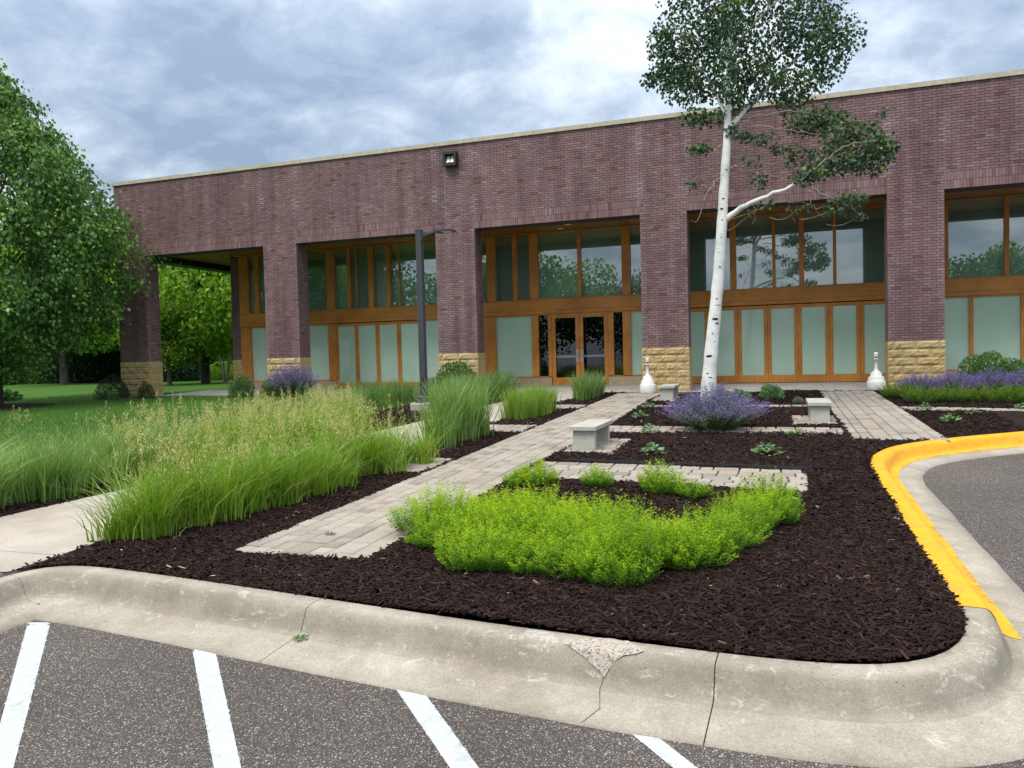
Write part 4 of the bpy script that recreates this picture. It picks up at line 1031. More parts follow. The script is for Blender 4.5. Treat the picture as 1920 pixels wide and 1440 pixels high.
reed((-5.12, -4.62, 14.2, 16.2), 50, 3300, (.35, .62), 'low light green grass clump in the second mulch island from the doors', (.62, .2), (.1, .4), mat=M_GRASS)
reed((-4.85, -4.45, 18.7, 20.2), 30, 2400, (.4, .70), 'dark green grass clump in the mulch island before the double doors', (.38, .16), (.1, .6))
reed((-7.5, -6.95, 19.3, 20.6), 26, 2000, (.45, .75), 'dark grass clump left of the walk below the pale window', (.35, .16), (.1, .6))
reed((-8.4, -7.0, 16.9, 19.6), 70, 3600, (.4, .70), 'wide bank of reed grass just right of the lamp post before the pillar shrub', (.52, .18), (.06, .4), cond=lambda p: ((p[:, 0]-base[0])**2+(p[:, 1]-base[1])**2 > .35) & (p[:, 0] < lx(WALK_L, p[:, 1])-.15))
reed((-11.2, -9.3, 15.8, 20.0), 110, 5200, (.3, .58), 'green grass patch left of the lamp post before the folding doors', (.35, .2), (.06, .3))
g = Geo(); T_ = np.array([[-5.52, 5.30], [-5.45, 5.18], [-5.35, 5.3]]); grass(g, T_, 260, (.15, .45), (.008, .014), (.3, .9), .07, (.55, .2), .06)
g.obj('ornamental_grass', M_GRASS, None, label='small stray grass tuft in the mulch at the walk edge near the curb', category='ornamental grass', group='clumps of ornamental grass')

# ------------------------------------------------------------------ shrubs and flowers
def lime_mesh(seed, r=.34, h=.42, ns=150, mat=None, nm='lime_shrub'):
    rr = np.random.default_rng(seed); g = Geo(); gs = Geo()
    a = rr.uniform(0, 6.28, ns); d = np.sqrt(rr.random(ns)); b = np.c_[np.cos(a)*d*r*.55, np.sin(a)*d*r*.55, np.zeros(ns)]
    top = np.c_[np.cos(a)*d*r, np.sin(a)*d*r, h*(1-.42*d**2.2)*rr.uniform(.62, 1.26, ns)]
    m = 50; k = np.repeat(np.arange(ns), m); q = len(k); u = np.tile(np.linspace(.18, 1.0, m), ns)+rr.normal(0, .02, q)
    P = b[k]*(1-u)[:, None]+top[k]*u[:, None]
    an = rr.uniform(0, 6.28, q); out = np.c_[np.cos(an), np.sin(an), rr.uniform(.1, .8, q)]
    L = rr.uniform(.022, .046, q)*(1.08-.4*u); P = P+out*(L*.55)[:, None]
    t = np.clip(.02+.88*np.maximum(0, u-.12)**1.5+rr.normal(0, .11, q)+rr.normal(0, .10, ns)[k]-.12*(d[k] > .8), 0, 1)  # new growth yellower at the tips; interior shade painted into the tint below
    g.quads(*leaf_quads(P, out, rand_dir(q, rr), L, L*.26), t)
    return g.mesh(nm, mat or M_LIME)
LM = [lime_mesh(i, ns=125) for i in (1, 2, 3, 4)]; LS = [lime_mesh(11, .26, .30, 110), lime_mesh(12, .15, .24, 50)]
mass = [(795, 1000), (835, 985), (880, 990), (925, 985), (970, 985), (1015, 985), (1060, 990), (1105, 1000), (820, 1030), (865, 1030), (915, 1030), (965, 1025), (1015, 1030), (1065, 1035), (1115, 1035), (1160, 1030), (1195, 1045),
        (890, 1070), (935, 1072), (985, 1075), (1035, 1078), (1085, 1085), (1135, 1092), (1175, 1075), (1220, 1068), (1265, 1066), (1300, 1062), (1340, 1045), (1250, 1048), (1310, 1038), (1375, 1028), (1160, 1098)]
n_l = 0
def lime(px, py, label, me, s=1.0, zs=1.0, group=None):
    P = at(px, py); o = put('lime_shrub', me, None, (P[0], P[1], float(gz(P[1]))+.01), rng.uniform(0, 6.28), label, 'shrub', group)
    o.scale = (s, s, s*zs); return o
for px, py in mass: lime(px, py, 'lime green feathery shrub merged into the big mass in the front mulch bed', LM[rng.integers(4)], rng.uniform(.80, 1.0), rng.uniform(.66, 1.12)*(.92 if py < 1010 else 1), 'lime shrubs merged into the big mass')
for px, py, l in ((1375, 990, 'rear left'), (1418, 988, 'middle'), (1458, 985, 'front right'), (1440, 962, 'rear right'), (1400, 1008, 'front left')): lime(px, py, 'yellow lime shrub, '+l+' one of the right hand arm of the planting', LM[rng.integers(4)], rng.uniform(.7, .9), .9, 'lime shrubs in the right arm')
lime(1003, 915, 'lime shrub at the inner corner of the paver paths, behind the big mass', LS[0], 1.1, .8); lime(970, 915, 'small lime shrub touching the main paver path edge', LS[0], .75, .75)
lime(1122, 917, 'single round lime shrub alone in mulch below the cross path', LS[0], .8, .95)
lime(1240, 930, 'bushy lime shrub overlapping the cross path edge', LS[0], 1.05, .95); lime(1300, 935, 'low lime shrub spreading right of the bushy one at the cross path', LS[0], .85, .6)
lime(805, 1034, 'tiny grey green lime sprout left of the big mass near the paver path end', LS[1], .9, .8); lime(772, 1025, 'smallest lime sprout at the paver path edge', LS[1], .5, .6)

def catmint(ns, r, h, seed, lean=.8, fl=.48):
    rr = np.random.default_rng(seed); gl_, gf = Geo(), Geo()
    a = rr.uniform(0, 6.28, ns); d = np.sqrt(rr.random(ns)); b = np.c_[np.cos(a)*d*r*.35, np.sin(a)*d*r*.35, np.zeros(ns)]
    hh = h*(1.0-.5*d**1.6)*rr.uniform(.72, 1.15, ns); top = np.c_[np.cos(a)*d*r, np.sin(a)*d*r, hh]+np.c_[rr.normal(0, .05, (ns, 2)), np.zeros(ns)]
    def pos(k, u): 
        p = b[k]*(1-u)[:, None]+top[k]*u[:, None]; p[:, 2] = hh[k]*u**.85; return p
    m = 30; k = np.repeat(np.arange(ns), m); u = np.tile(np.linspace(.08, fl+.22, m), ns); q = len(k)
    an = rr.uniform(0, 6.28, q); out = np.c_[np.cos(an), np.sin(an), rr.uniform(-.2, .6, q)]; L = rr.uniform(.020, .042, q)
    gl_.quads(*leaf_quads(pos(k, u)+out*(L*.6)[:, None], out, rand_dir(q, rr), L, L*.6), np.clip(rr.normal(.45, .22, q)+.25*u, 0, 1))
    m = 42; k = np.repeat(np.arange(ns), m); wv = np.repeat(np.linspace(fl, 1.0, 7), 6); u = np.tile(wv, ns)+rr.normal(0, .007, ns*m); q = len(k)
    keep = rr.random(q) < .8; k, u = k[keep], u[keep]; q = len(k)
    an = rr.uniform(0, 6.28, q); out = np.c_[np.cos(an), np.sin(an), rr.uniform(-.1, .7, q)]; L = rr.uniform(.014, .026, q)
    gf.quads(*leaf_quads(pos(k, u)+out*(L*(.9-.35*(u-fl)))[:, None], out, rand_dir(q, rr), L, L*.62), np.clip(rr.normal(.5, .25, q), 0, 1))
    s_ = np.array([.0016, .0016, 0]); A, B = b, pos(np.arange(ns), np.full(ns, .55)); T = pos(np.arange(ns), np.ones(ns))
    gl_.quads(A-s_, A+s_, B+s_, B-s_, .3); gl_.quads(B-s_, B+s_, T+s_*.6, T-s_*.6, .4)
    return gl_.mesh('leaves', M_CATL), gf.mesh('flowers', M_CATF)
def catmint_at(P, label, meshes, s=1.0, group=None, zs=1.0):
    t = thing('catmint', label, 'flowering plant', (P[0], P[1], float(gz(P[1]))+.01), rng.uniform(0, 6.28), group); t.scale = (s, s, s*zs)
    put('leaves', meshes[0], t); put('flowers', meshes[1], t); return t
CM = catmint(560, .90, .72, 5); CM2 = catmint(330, .62, .66, 8)
P = at(1341, 806)
catmint_at(P, 'wide purple flowering catmint mound around the foot of the white barked tree', CM)
for px, py, s, l in ((1722, 743, .9, 'purple catmint at the foot of the right pillar, nearest the white urn'), (1790, 743, 1.0, 'second purple catmint right of the right pillar stone base'), (1862, 741, 1.0, 'third purple catmint of the right row, before the tall leafy shrub'), (1930, 741, 1.05, 'purple catmint at the right edge of the photo, end of the row')):
    catmint_at(at(px, py), l, CM2, s*.95, 'catmints in the right hand row', .95)
P2 = on_y(548, 715, 20.5); catmint_at(P2, 'purple catmint in front of the second pillar from the left', CM2, 1.3, None, 1.3)
catmint_at(on_y(818, 715, 20.2), 'bluish catmint beside the lamp post at the third pillar', CM2, .75, None, .9)
def dome_mesh(name, r, h, n, L, mat, seed, lumps=9, w=.55, tl=None, shell=.55, up=.3):
    rr = np.random.default_rng(seed); g = Geo(); c = rand_dir(lumps, rr); c[:, 2] = abs(c[:, 2])
    d = rand_dir(n, rr); d[:, 2] = abs(d[:, 2])*1.05-.05
    lump = np.clip((d@c.T).max(1), 0, 1)**6; rad = (.78+.22*lump)*(1-shell*rr.random(n)**2.0)
    P = d*rad[:, None]*np.array([r, r, h])
    out = d+np.array([0, 0, up])+rr.normal(0, .55, (n, 3))
    LL = rr.uniform(.7, 1.25, n)*L
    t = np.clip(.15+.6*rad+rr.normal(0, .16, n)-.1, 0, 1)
    g.quads(*leaf_quads(P, out, rand_dir(n, rr), LL, LL*w), t); return g.mesh(name, mat)
def dome(px, py, label, name='shrub', cat='shrub', me=None, s=1.0, group=None, zs=1.0, X=None, Y=None):
    P = at(px, py) if X is None else np.array(X)
    if Y: P = on_y(px, 715, Y)
    o = put(name, me, None, (P[0], P[1], float(gz(P[1]))), rng.uniform(0, 6.28), label, cat, group); o.scale = (s, s, s*zs); return o
SH = dome_mesh('shrub', .6, .8, 4200, .055, M_SHRUB, 2); SH2 = dome_mesh('shrub', .6, .6, 4200, .05, M_SHRUB, 3, 14)
GL = lime_mesh(21, .46, .36, 190, M_SPIREA, 'green_spirea'); ND = dome_mesh('needle_shrub', .5, .62, 3200, .06, M_DARKLEAF, 7, 10, .2)
dome(858, 738, 'leafy green shrub at the foot of the third pillar from the left', me=SH, s=1.3, zs=1.08, Y=20.5); dome(828, 735, 'low green shrub between the lamp post and the third pillar', me=SH2, s=1.0, zs=1.1, Y=20.5); dome(893, 735, 'smaller shrub at the right side of the third pillar base', me=SH2, s=.8, Y=20.7)
dome(452, 740, 'round green shrub left of the second pillar beside the pale window', me=SH, s=.8, zs=1.25, Y=20.9); dome(512, 740, 'green shrub growing into the catmint at the second pillar', me=SH2, s=.85, zs=1.25, Y=20.8)
dome(1845, 728, 'tall leafy shrub behind the catmint row under the right window', me=SH, s=1.1, zs=1.2, Y=20.5); dome(1905, 724, 'leafy shrub at the right edge behind the catmint row', me=SH, s=.95, zs=1.15, Y=20.4)
for i_, (px, py) in enumerate(((1685, 748), (1730, 757), (1785, 756), (1843, 756), (1905, 756))):
    o = dome(px, py, ('green spirea at the left end of the low row, nearest the white urn', 'second green spirea from the left in the low row', 'green spirea in the middle of the low row', 'fourth green spirea from the left in the low row', 'green spirea at the right edge, end of the low row')[i_], 'green_spirea', 'shrub', GL, rng.uniform(.85, 1.05), 'green spireas in the low row', 1.0)
dome(212, 748, 'spiky dark green shrub left of the corner pillar base', 'needle_shrub', 'shrub', ND, 1.3, None, 1.05, None, 20.7); dome(272, 742, 'small dark round shrub in front of the corner pillar base', 'needle_shrub', 'shrub', ND, .65, None, 1.5, None, 20.6)
def rosette(seed, n=46, r=.15, h=.14):
    rr = np.random.default_rng(seed); g = Geo(); a = rr.uniform(0, 6.28, n); d = np.sqrt(rr.random(n))
    P = np.c_[np.cos(a)*d*r, np.sin(a)*d*r, h*(1.05-.7*d**2)*rr.uniform(.5, 1.05, n)]
    ax = np.c_[np.cos(a), np.sin(a), rr.uniform(-.3, .6, n)]; nr = np.c_[np.cos(a)*.3, np.sin(a)*.3, np.ones(n)]+rr.normal(0, .3, (n, 3))
    L = rr.uniform(.06, .10, n); nr2 = np.cross(np.cross(ax, nr), ax)
    g.quads(*leaf_quads(P, ax, np.cross(ax, np.cross(ax, nr)), L, L*.62), np.clip(rr.normal(.5, .25, n), 0, 1)); return g.mesh('perennial', M_PEREN)
RO = [rosette(i) for i in (1, 2)]; DM = dome_mesh('perennial', .30, .30, 900, .062, M_PEREN, 12, 8, .45)
for px, py, s, l in ((1225, 853, 1.0, 'small grey green perennial in mulch left of the catmint, nearest the cross path'), (1440, 855, 1.12, 'small perennial in mulch right of the catmint, nearest the cross path'),
                     (1495, 820, .95, 'small perennial at the edge of the narrow path below the right bench'), (1219, 812, .95, 'small perennial on the narrow path edge left of the catmint'),
                     (1200, 785, .95, 'small perennial in the mulch tip between the two left benches'), (1218, 767, .95, 'small perennial below the far bench'),
                     (1785, 793, 1.0, 'perennial alone in the right bed above the yellow curb'), (1823, 778, .75, 'little perennial right of the one above the yellow curb'), (1732, 768, .8, 'low perennial on the narrow path east of the right path'), (1916, 768, .8, 'perennial sprout at the right edge beside the narrow path')):
    dome(px, py, l, 'perennial', 'plant', RO[rng.integers(2)], s*1.12)
for px, py, s, l in ((1352, 752, .85, 'round perennial just right of the white trunk before the folding doors'), (1388, 754, .85, 'spreading perennial between the trunk and the round clump'), (1448, 748, 1.0, 'full round green perennial clump in the bed before the folding doors'), (1497, 756, .4, 'twiggy young plant left of the right bench')):
    dome(px, py, l, 'perennial', 'plant', DM, s*1.15, zs=1.15)
# weeds
for (px, py, off, s, l) in ((620, 1002, .02, .3, 'tiny weed growing between the near pavers'), (565, 1198, -.15, .32, 'small weed in the first curb joint')):
    P = at(px, py, off); o = put('weed', RO[0], None, P, 0, l, 'weed'); o.scale = (s, s, s*.6)
P = at(10, 760); dome(0, 0, 'dark hosta skirt at the foot of the left tree', 'hosta', 'plant', dome_mesh('hosta', .75, .35, 500, .16, M_SHRUB, 31, 6, .6), 1.2, X=at(-8, 752))
Geo().lathe([(.001, .06), (1.5, .05), (2.0, .0), (2.05, -.06)], (0, 0, 0), 30).obj('tree_ring', M_MULCH, None, at(-20, 765)*[1, 1, 0]+[0, 0, float(gz(at(-20, 765)[1]))+.01], kind='structure')

# ------------------------------------------------------------------ trees
def leaf_cloud(g, C_, R3, n, L, seed, tint=(.5, .2), w=.8, droop=.6, inner=.35, light=.25):
    rr = np.random.default_rng(seed); d = rand_dir(n, rr); rad = (inner+(1-inner)*rr.random(n)**.6)
    P = np.asarray(C_)+d*rad[:, None]*np.asarray(R3)
    ax = d*.5+np.c_[np.zeros((n, 2)), -droop*np.ones(n)]+rr.normal(0, .5, (n, 3)); LL = L*rr.uniform(.75, 1.2, n)
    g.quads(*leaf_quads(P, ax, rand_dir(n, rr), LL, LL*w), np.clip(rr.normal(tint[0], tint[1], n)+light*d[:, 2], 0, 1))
# the aspen
Pa = at(1327, 783); Da = depth_of(Pa)
asp = thing('aspen_tree', 'white barked aspen tree with a dark spotted trunk rising from the catmint', 'tree', (Pa[0], Pa[1], float(gz(Pa[1]))))
off0 = -np.array(asp.location)
def pxpath(pts, dd=0.0): return np.array([at_depth(px, py, Da+(q[0] if (q := r_[2:]) else dd)) for r_ in pts for px, py in [r_[:2]]])
def curve(P, n):
    P = np.asarray(P); s = np.r_[0, np.cumsum(np.linalg.norm(np.diff(P, axis=0), axis=1))]; q = np.linspace(0, s[-1], n)
    R_ = np.stack([np.interp(q, s, P[:, i]) for i in range(3)], 1)
    for _ in range(2): R_[1:-1] = .25*R_[:-2]+.5*R_[1:-1]+.25*R_[2:]
    return R_
TR = pxpath([(1324, 790), (1327, 745), (1331, 690), (1335, 640), (1340, 595), (1347, 520), (1353, 430), (1358, 340), (1363, 270), (1365, 210), (1366, 130), (1370, 40), (1374, -60), (1380, -170), (1384, -260)])
RAD = np.interp(np.linspace(0, 1, 60), [0, .04, .10, .20, .35, .5, .62, .8, 1], [.172, .146, .130, .114, .097, .076, .046, .026, .010])
trunk = Geo(); tp = curve(TR, 60); ph = np.arange(60)
trunk.tube(tp+off0, RAD*(1+.03*np.sin(ph*1.9)+.02*np.sin(ph*3.7)), 14)
trunk = trunk.obj('trunk', M_ASPENBARK, asp, smooth=True)
limbs = [([(1362, 412), (1380, 395, -.1), (1410, 378, -.3), (1450, 362, -.5), (1490, 345, -.7), (1515, 328, -.8)], .058, .022),
         ([(1500, 342, -.75), (1530, 357, -.8), (1560, 372, -.85), (1585, 382, -.9), (1612, 405, -.95)], .024, .006),
         ([(1510, 332, -.8), (1545, 300, -.9), (1590, 270, -1.0), (1640, 262, -1.1)], .022, .006),
         ([(1366, 240), (1385, 220, .2), (1410, 195, .4), (1450, 150, .7), (1510, 95, 1.0), (1570, 60, 1.2)], .050, .012),
         ([(1366, 225), (1350, 195, .2), (1330, 150, .4), (1290, 100, .6), (1250, 90, .8)], .030, .008),
         ([(1385, 222, .2), (1430, 217, .1), (1480, 207, 0), (1530, 215, -.2)], .022, .006),
         ([(1400, 238, .1), (1440, 238, 0), (1490, 245, -.2), (1560, 255, -.3)], .014, .005),
         ([(1366, 316), (1380, 312, -.2), (1394, 307, -.3), (1420, 296, -.4)], .018, .006),
         ([(1385, 318, -.25), (1410, 322, -.35), (1450, 330, -.5), (1482, 338, -.6)], .007, .004),
         ([(1352, 332), (1340, 338, -.1), (1333, 355, -.2), (1322, 365, -.25), (1316, 395, -.3), (1310, 420, -.3), (1296, 412, -.3)], .013, .005),
         ([(1336, 345, -.15), (1325, 336, -.2), (1310, 330, -.25), (1295, 345, -.3)], .007, .004),
         ([(1354, 272), (1335, 283, -.1), (1315, 287, -.15), (1300, 290, -.2)], .012, .004),
         ([(1410, 378, -.3), (1416, 392, -.3), (1418, 410, -.3), (1410, 420, -.3)], .007, .003), ([(1475, 360, -.5), (1480, 385, -.5), (1484, 405, -.5), (1492, 420, -.5)], .006, .003),
         ([(1530, 357, -.8), (1520, 375, -.8), (1530, 395, -.8), (1545, 408, -.8)], .006, .003), ([(1560, 372, -.85), (1575, 395, -.9), (1590, 410, -.9)], .006, .003), ([(1440, 368, -.4), (1480, 380, -.6), (1510, 378, -.7), (1525, 392, -.7)], .006, .003),
         ([(1369, 100), (1400, 60, -.4), (1450, 10, -.8), (1490, -40, -1)], .026, .008), ([(1370, 60), (1340, 20, -.4), (1300, -20, -.7)], .022, .007), ([(1374, -40), (1420, -100, .4), (1450, -140, .6)], .02, .006)]
for pts, r0, r1 in limbs:
    p = curve(pxpath(pts), 16); p[1:-1] += rng.normal(0, .012, (14, 3))
    Geo().tube(p+off0, np.linspace(r0, r1, 16), 8 if r0 > .02 else 5).obj('branch', M_ASPENBARK if r0 > .028 else M_TWIG, asp, smooth=True)
for px, py, s in ((1341, 598, 1.5), (1345, 606, 1.0), (1328, 668, 1.4), (1332, 667, .9), (1353, 391, .9), (1356, 372, .7), (1354, 412, .6), (1350, 500, .6), (1344, 560, .6), (1331, 708, .9), (1352, 445, .4), (1362, 318, .7), (1336, 625, .5), (1347, 473, .4), (1340, 640, .4), (1330, 735, .8), (1326, 700, .6)):
    d = ray(px, py); D_ = Da-np.interp(py, [230, 800], [.075, .15]); P = at_depth(px, py, D_)
    i_ = int(np.argmin(abs(tp[:, 2]-P[2]))); v = P-tp[i_]; v[2] = 0; v = v/np.linalg.norm(v)*(RAD[i_]*1.0); c_ = tp[i_]+v; c_[2] = P[2]
    g = Geo(); sgn = np.array([-v[1], v[0], 0])/np.linalg.norm(v); nn = v/np.linalg.norm(v)
    ring = [c_+sgn*math.cos(t)*.040*s+np.array([0, 0, 1])*math.sin(t)*.017*s+nn*.002 for t in np.linspace(0, 6.28, 9)[:-1]]
    V = np.array(ring+[c_+nn*.016*s])+off0; g.add(V, [(i, (i+1) % 8, 8) for i in range(8)]); g.obj('knot', M_KNOT, asp)
crown = Geo(); twig = Geo()
CL = [(1365, 120, 26, 60, -.4, 150), (1368, 30, 30, 60, -.45, 150), (1370, 175, 22, 24, -.3, 50), (1290, 85, 78, 75, .6, 900), (1255, 140, 45, 35, .8, 260), (1222, 150, 22, 20, .8, 60), (1300, 160, 62, 45, .4, 480), (1240, 80, 30, 40, .7, 160), (1305, 222, 38, 20, .2, 130), (1345, 222, 40, 16, .1, 70), (1312, 280, 28, 14, -.15, 60), (1370, 60, 62, 75, .2, 620), (1400, 145, 72, 45, .3, 620), (1380, 195, 40, 18, .2, 90),
      (1480, 65, 92, 80, .7, 1100), (1565, 70, 58, 52, 1.1, 480), (1545, 135, 42, 35, 1.0, 200), (1480, 165, 66, 35, .5, 420), (1420, -20, 120, 70, .2, 750), (1310, -10, 80, 60, .5, 420), (1540, -10, 60, 50, .8, 260), (1400, -130, 130, 80, .3, 700), (1400, -230, 70, 60, .2, 260),
      (1540, 225, 52, 30, -.1, 260), (1595, 255, 58, 34, -.5, 340), (1652, 275, 34, 34, -1.0, 190), (1560, 300, 58, 34, -.7, 300), (1625, 305, 50, 28, -.9, 200), (1500, 235, 34, 24, 0, 110), (1480, 200, 30, 20, .3, 70), (1432, 262, 32, 14, -.2, 45), (1455, 280, 16, 12, -.3, 28), (1400, 255, 24, 14, 0, 40), (1372, 245, 14, 14, -.1, 25),
      (1422, 338, 18, 20, -.4, 42), (1520, 330, 40, 22, -.8, 110), (1590, 378, 38, 22, -.9, 120), (1612, 406, 14, 10, -.95, 22), (1560, 395, 22, 12, -.85, 22), (1300, 345, 18, 14, -.3, 16), (1405, 402, 10, 10, -.3, 8), (1440, 385, 24, 10, -.4, 16), (1500, 390, 26, 12, -.6, 16), (1655, 210, 14, 16, -1.0, 12), (1488, 290, 22, 28, -.4, 60), (1415, 300, 24, 14, -.4, 18)]
for i_, (px, py, rx, ry, dd, n) in enumerate(CL):
    D_ = Da+dd; c_ = at_depth(px, py, D_); mx, my = rx*D_/FPX, ry*D_/FPX
    if i_ not in (0, 1, 2, 6, 11, 32, 33):
        j_ = int(np.argmin(np.linalg.norm((tp-(c_-np.array([0, 0, .35*np.linalg.norm(c_[:2]-tp[30][:2])+.1])))*[1, 1, .6], axis=1))); a_ = tp[j_]; dl = np.linalg.norm(c_-a_); a_ = c_+(a_-c_)*min(1.0, .55/max(dl, .01)) if dl > .9 else a_
        mid_ = a_*.5+c_*.5+rng.normal(0, .06, 3)-[0, 0, .05]; pts_ = curve([a_, mid_, c_], 8)
        twig.tube(pts_+off0, np.linspace(.008, .003, 8), 4)
        for _ in range(5): twig.tube(curve([pts_[rng.integers(4, 8)], c_+np.clip(rng.normal(0, .35, 3), -.6, .6)*[mx*.8, mx*.8, my], c_+np.clip(rng.normal(0, .5, 3), -.8, .8)*[mx*.8, mx*.8, my]], 5)+off0, np.linspace(.005, .0018, 5), 3)
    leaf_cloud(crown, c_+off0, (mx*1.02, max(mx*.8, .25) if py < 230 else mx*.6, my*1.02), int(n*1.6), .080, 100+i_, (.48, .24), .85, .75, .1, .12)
crown.obj('crown', M_ASPEN, asp); twig.obj('twigs', M_TWIG, asp, kind='stuff')

def trunk_obj(parent, pts, r0, r1, mat=M_BARK, name='trunk'):
    p = curve(np.array(pts, float), 14); return Geo().tube(p, np.linspace(r0, r1, 14), 10).obj(name, mat, parent, smooth=True)
# the linden at the left
D_ = 24.0; T0 = at_depth(-10, 750, D_); zb = float(gz(T0[1])); 
lin = thing('linden_tree', 'large dense green tree at the left edge leaning over the corner of the building', 'tree', (T0[0], T0[1], zb))
trunk_obj(lin, [(0, 0, -.1), (.02, 0, .6), (0, .02, 1.8), (.05, 0, 4), (0, 0, 8.5)], .24, .05)
rr = np.random.default_rng(77); crown = Geo(); zt = 10.6
zz_ = np.array([.75, 1.1, 1.8, 2.6, 3.6, 4.8, 6.0, 7.2, 8.4, 9.4, 10.2, 10.7]); rz = np.array([.05, .2, 1.7, 3.0, 3.75, 4.0, 3.65, 3.0, 2.2, 1.4, .7, .2])
nb = 1750
z_ = rr.uniform(.8, 10.6, nb*4); keep = rr.random(nb*4) < np.interp(z_, zz_, rz)/4.1; z_ = z_[keep]; nb = len(z_)
a_ = rr.uniform(0, 6.28, nb); lob = 1+.09*np.sin(a_*3+z_*1.1)+.09*np.sin(a_*6-z_*2.3)+.06*np.sin(a_*9+z_*3.9)+rr.normal(0, .05, nb)
R_ = np.interp(z_, zz_, rz)*lob*(1-.52*rr.random(nb)**1.7)
cc = np.c_[np.cos(a_)*R_, np.sin(a_)*R_, z_]
fld = np.sin(cc[:, 0]*2.1+1)+np.sin(cc[:, 1]*2.3+2)+np.sin(cc[:, 2]*2.6)+.8*np.sin(cc[:, 0]*3.7+cc[:, 2]*3.1)+rr.normal(0, .5, nb)
sel_ = fld > -.75; cc, a_, z_, fld = cc[sel_][:1800], a_[sel_][:1800], z_[sel_][:1800], fld[sel_][:1800]; nb = len(a_)
m_ = 36; k_ = np.repeat(np.arange(nb), m_); q = len(k_)
outd = np.c_[np.cos(a_), np.sin(a_), -.55*np.ones(nb)]; u_ = rr.uniform(-.5, .5, q)
P = cc[k_]+outd[k_]*(u_*.75)[:, None]+rr.normal(0, .14, (q, 3)); P[:, 2] -= .25*np.maximum(0, u_)**2
ax = outd[k_]*.4+np.c_[np.zeros((q, 2)), -.8*np.ones(q)]+rr.normal(0, .5, (q, 3)); LL = rr.uniform(.10, .16, q)
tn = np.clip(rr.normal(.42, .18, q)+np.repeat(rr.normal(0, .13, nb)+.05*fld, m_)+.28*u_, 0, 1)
bract = rr.random(q) < .05; tn[bract] = rr.uniform(.85, 1, bract.sum())
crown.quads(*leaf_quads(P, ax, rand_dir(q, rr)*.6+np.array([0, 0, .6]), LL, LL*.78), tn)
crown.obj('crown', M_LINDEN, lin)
br = Geo()
for i_ in range(26):
    j = rr.integers(nb); z0 = min(cc[j, 2]*.75, 8); br.tube(curve([(0, 0, max(1.0, z0-.6)), cc[j]*[.5, .5, 1]+[0, 0, .2], cc[j]], 8), np.linspace(.05, .012, 8), 5)
br.obj('branches', M_BARK, lin)

# trees beyond the building and the lawn
def tree_mesh(r, h, zb_, n, L, mat, seed, lumps=26, w=.75):
    rr = np.random.default_rng(seed); g = Geo(); cz = (h+zb_)/2; hz = (h-zb_)/2
    d = rand_dir(lumps, rr); c = d*np.array([r*.68, r*.68, hz*.72])*rr.uniform(.75, 1.05, (lumps, 1))+[0, 0, cz]
    s_ = rr.uniform(.28, .46, lumps)*r; k = rr.integers(0, lumps, n); dd = rand_dir(n, rr); rad = rr.random(n)**.35
    P = c[k]+dd*(rad*s_[k])[:, None]*np.array([1, 1, .75]); P = np.r_[P, rand_dir(n//5, rr)*np.array([r*.6, r*.6, hz*.7])*rr.random((n//5, 1))+[0, 0, cz]]
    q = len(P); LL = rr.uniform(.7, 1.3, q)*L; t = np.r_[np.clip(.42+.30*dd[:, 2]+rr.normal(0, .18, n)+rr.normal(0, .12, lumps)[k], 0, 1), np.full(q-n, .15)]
    g.quads(*leaf_quads(P, rr.normal(0, 1, (q, 3))+[0, 0, -.5], rand_dir(q, rr)*.7+[0, -.2, .5], LL, LL*w), t); return g.mesh('crown', mat)
TM = [tree_mesh(1, 2.0, .16, 13000, .050, M_FAR, 1, 34), tree_mesh(1, 2.1, .25, 14000, .050, M_FAR, 2, 34), tree_mesh(1, 1.9, .05, 10000, .055, M_DARKLEAF, 3, 36, .5), tree_mesh(1, 1.9, .3, 9000, .055, M_FARY, 4)]
EVG = dome_mesh('crown', 1.0, 1.35, 9000, .085, M_DARKLEAF, 61, 22, .45, shell=.4); HDG = dome_mesh('crown', 1.0, 1.2, 7000, .085, M_FARY, 62, 18, .6, shell=.4); MIXG = dome_mesh('crown', 1.0, 1.3, 8000, .085, M_SHRUB, 63, 20, .6, shell=.4)
TK = Geo().tube([(0, 0, -.05), (.01, 0, .5), (0, .01, 1.2), (.03, 0, 1.6)], [.052, .042, .03, .012], 9).mesh('trunk', M_BARK)
def tree(px, depth, r, me, label, name='shade_tree', group='trees beyond the lawn', trunk=True, zs=1.0, X=None):
    if X is None:
        P = at_depth(px, 700, depth)
    else: P = np.array([*X, 0])
    z = float(gz(P[1]))
    t = thing(name, label, 'tree', (P[0], P[1], z), rng.uniform(0, 6.28), group); t.scale = (r, r, r*zs)
    put('crown', me, t)
    if trunk: put('trunk', TK, t)
    return t
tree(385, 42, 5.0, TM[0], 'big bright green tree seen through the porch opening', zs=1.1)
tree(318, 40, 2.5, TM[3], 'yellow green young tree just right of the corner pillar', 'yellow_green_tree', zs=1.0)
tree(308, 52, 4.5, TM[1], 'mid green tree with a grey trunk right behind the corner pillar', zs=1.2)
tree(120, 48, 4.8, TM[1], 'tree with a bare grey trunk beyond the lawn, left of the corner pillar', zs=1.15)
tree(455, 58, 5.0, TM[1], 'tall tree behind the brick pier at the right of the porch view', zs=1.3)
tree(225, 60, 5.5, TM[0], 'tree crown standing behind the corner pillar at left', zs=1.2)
tree(30, 62, 6.0, TM[0], 'wide tree far behind the left tree trunk', zs=1.1); tree(-80, 55, 5.5, TM[1], 'tree at the far left behind the large near tree', zs=1.1)
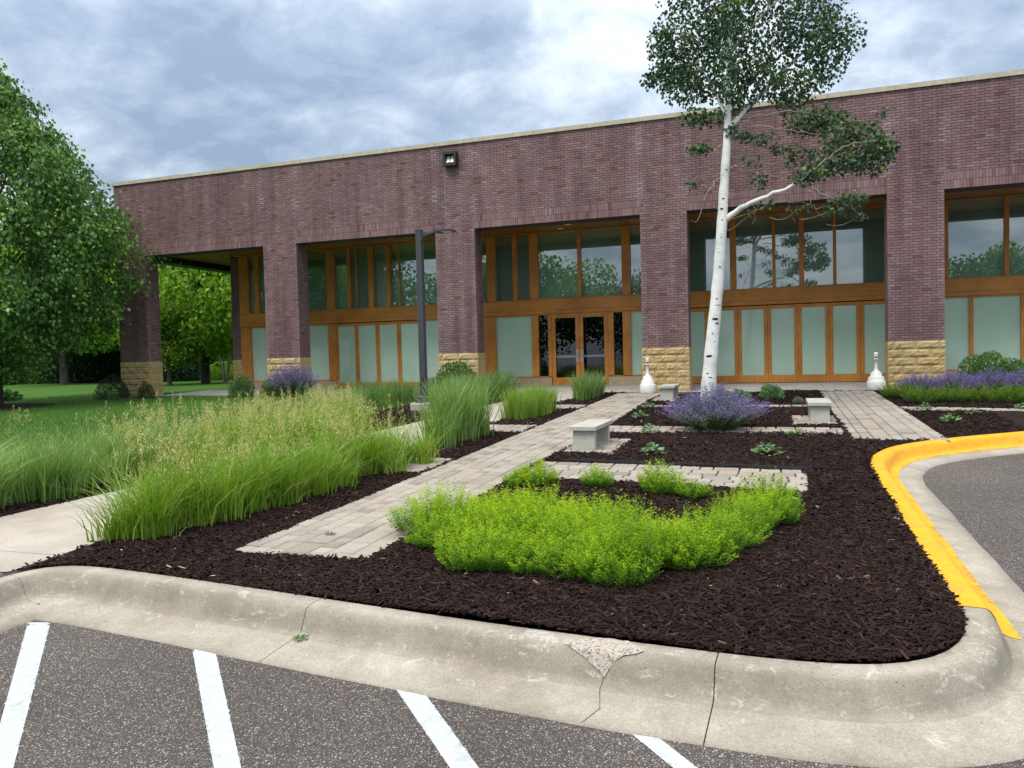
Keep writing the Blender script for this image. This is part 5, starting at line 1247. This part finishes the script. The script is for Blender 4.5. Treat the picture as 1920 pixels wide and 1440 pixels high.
for px, dp, r, l in ((15, 53, 2.3, 'dark bushy evergreen at the left end of the lawn edge'), (60, 55, 2.2, 'dark evergreen between the two left trunks'), (100, 54, 2.0, 'dark evergreen left of the bare grey trunk'), (145, 54, 2.3, 'dark evergreen right of the bare grey trunk'),
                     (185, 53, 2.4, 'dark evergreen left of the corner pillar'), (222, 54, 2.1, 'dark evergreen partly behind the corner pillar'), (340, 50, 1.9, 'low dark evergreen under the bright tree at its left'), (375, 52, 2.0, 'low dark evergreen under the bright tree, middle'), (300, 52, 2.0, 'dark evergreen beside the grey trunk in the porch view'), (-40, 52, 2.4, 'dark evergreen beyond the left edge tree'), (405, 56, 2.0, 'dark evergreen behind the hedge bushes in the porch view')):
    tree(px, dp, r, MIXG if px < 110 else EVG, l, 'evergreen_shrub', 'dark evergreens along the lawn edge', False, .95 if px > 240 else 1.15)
for px, dp, l in ((420, 50, 'middle'), (440, 52, 'right'), (405, 53, 'left')): tree(px, dp, 1.5, HDG, l+' one of the yellow green hedge bushes in the porch view', 'hedge_bush', 'yellow green hedge bushes', False, .7)
ms = at_depth(423, 700, 45); t = thing('slender_tree', 'slender grey tree of several stems before the hedge in the porch view', 'tree', (ms[0], ms[1], float(gz(ms[1]))))
for i_, (dx, dy) in enumerate(((-.8, .2), (-.25, 0), (.3, .2), (.75, -.1))): trunk_obj(t, [(dx*.2, dy*.2, 0), (dx*.6, dy*.5, 1.5), (dx*.9, dy, 3.4), (dx*1.1, dy, 5)], .06, .02, M_TWIG, 'stem')
g = Geo()
for i_ in range(12): leaf_cloud(g, (rng.normal(0, .8), rng.normal(0, .6), rng.uniform(2.6, 5.6)), (.6, .6, .5), 90, .13, 300+i_, (.4, .2))
g.obj('crown', M_FAR, t)
# distant wood, one mass
g = Geo()
for i_ in range(60):
    x_ = -105+i_*2.6+rng.normal(0, 1); y_ = 60+rng.normal(0, 4)+.1*abs(x_); h_ = rng.uniform(7, 11)
    leaf_cloud(g, (x_, y_, h_*.5), (3.6, 3, h_*.52), 420, .75, 500+i_, (.3, .18), .8, .3, .5, .25)
g.obj('far_wood', M_FAR, None, kind='stuff', label='distant wood of green trees beyond the lawn', category='wood')
TR_ = [tree_mesh(1, 2.0, .2, 7000, .06, M_LINDEN, 31, 34), tree_mesh(1, 2.1, .2, 7000, .06, M_LINDEN, 32, 30), tree_mesh(1, 2.0, .08, 7000, .06, M_DARKLEAF, 33, 34, .5)]
# trees across the parking lot, seen in the window glass
for i_, (x_, y_, r, k) in enumerate(((-50, -40, 8.5, 0), (-38, -44, 8.0, 1), (-24.5, -38, 7.6, 0), (-16.5, -42, 6.0, 2), (-9, -55, 3.4, 1), (9, -60, 3.5, 0), (19, -40, 6.3, 1), (27, -44, 7.2, 0), (38, -42, 7.5, 1))):
    tree(0, 0, r, TR_[k], 'tree across the parking lot mirrored in the glass, '+('leftmost', 'second', 'third', 'fourth', 'fifth', 'sixth', 'seventh', 'eighth', 'rightmost')[i_]+' from the left', 'shade_tree', 'trees across the parking lot', True, 1.05, (x_, y_))
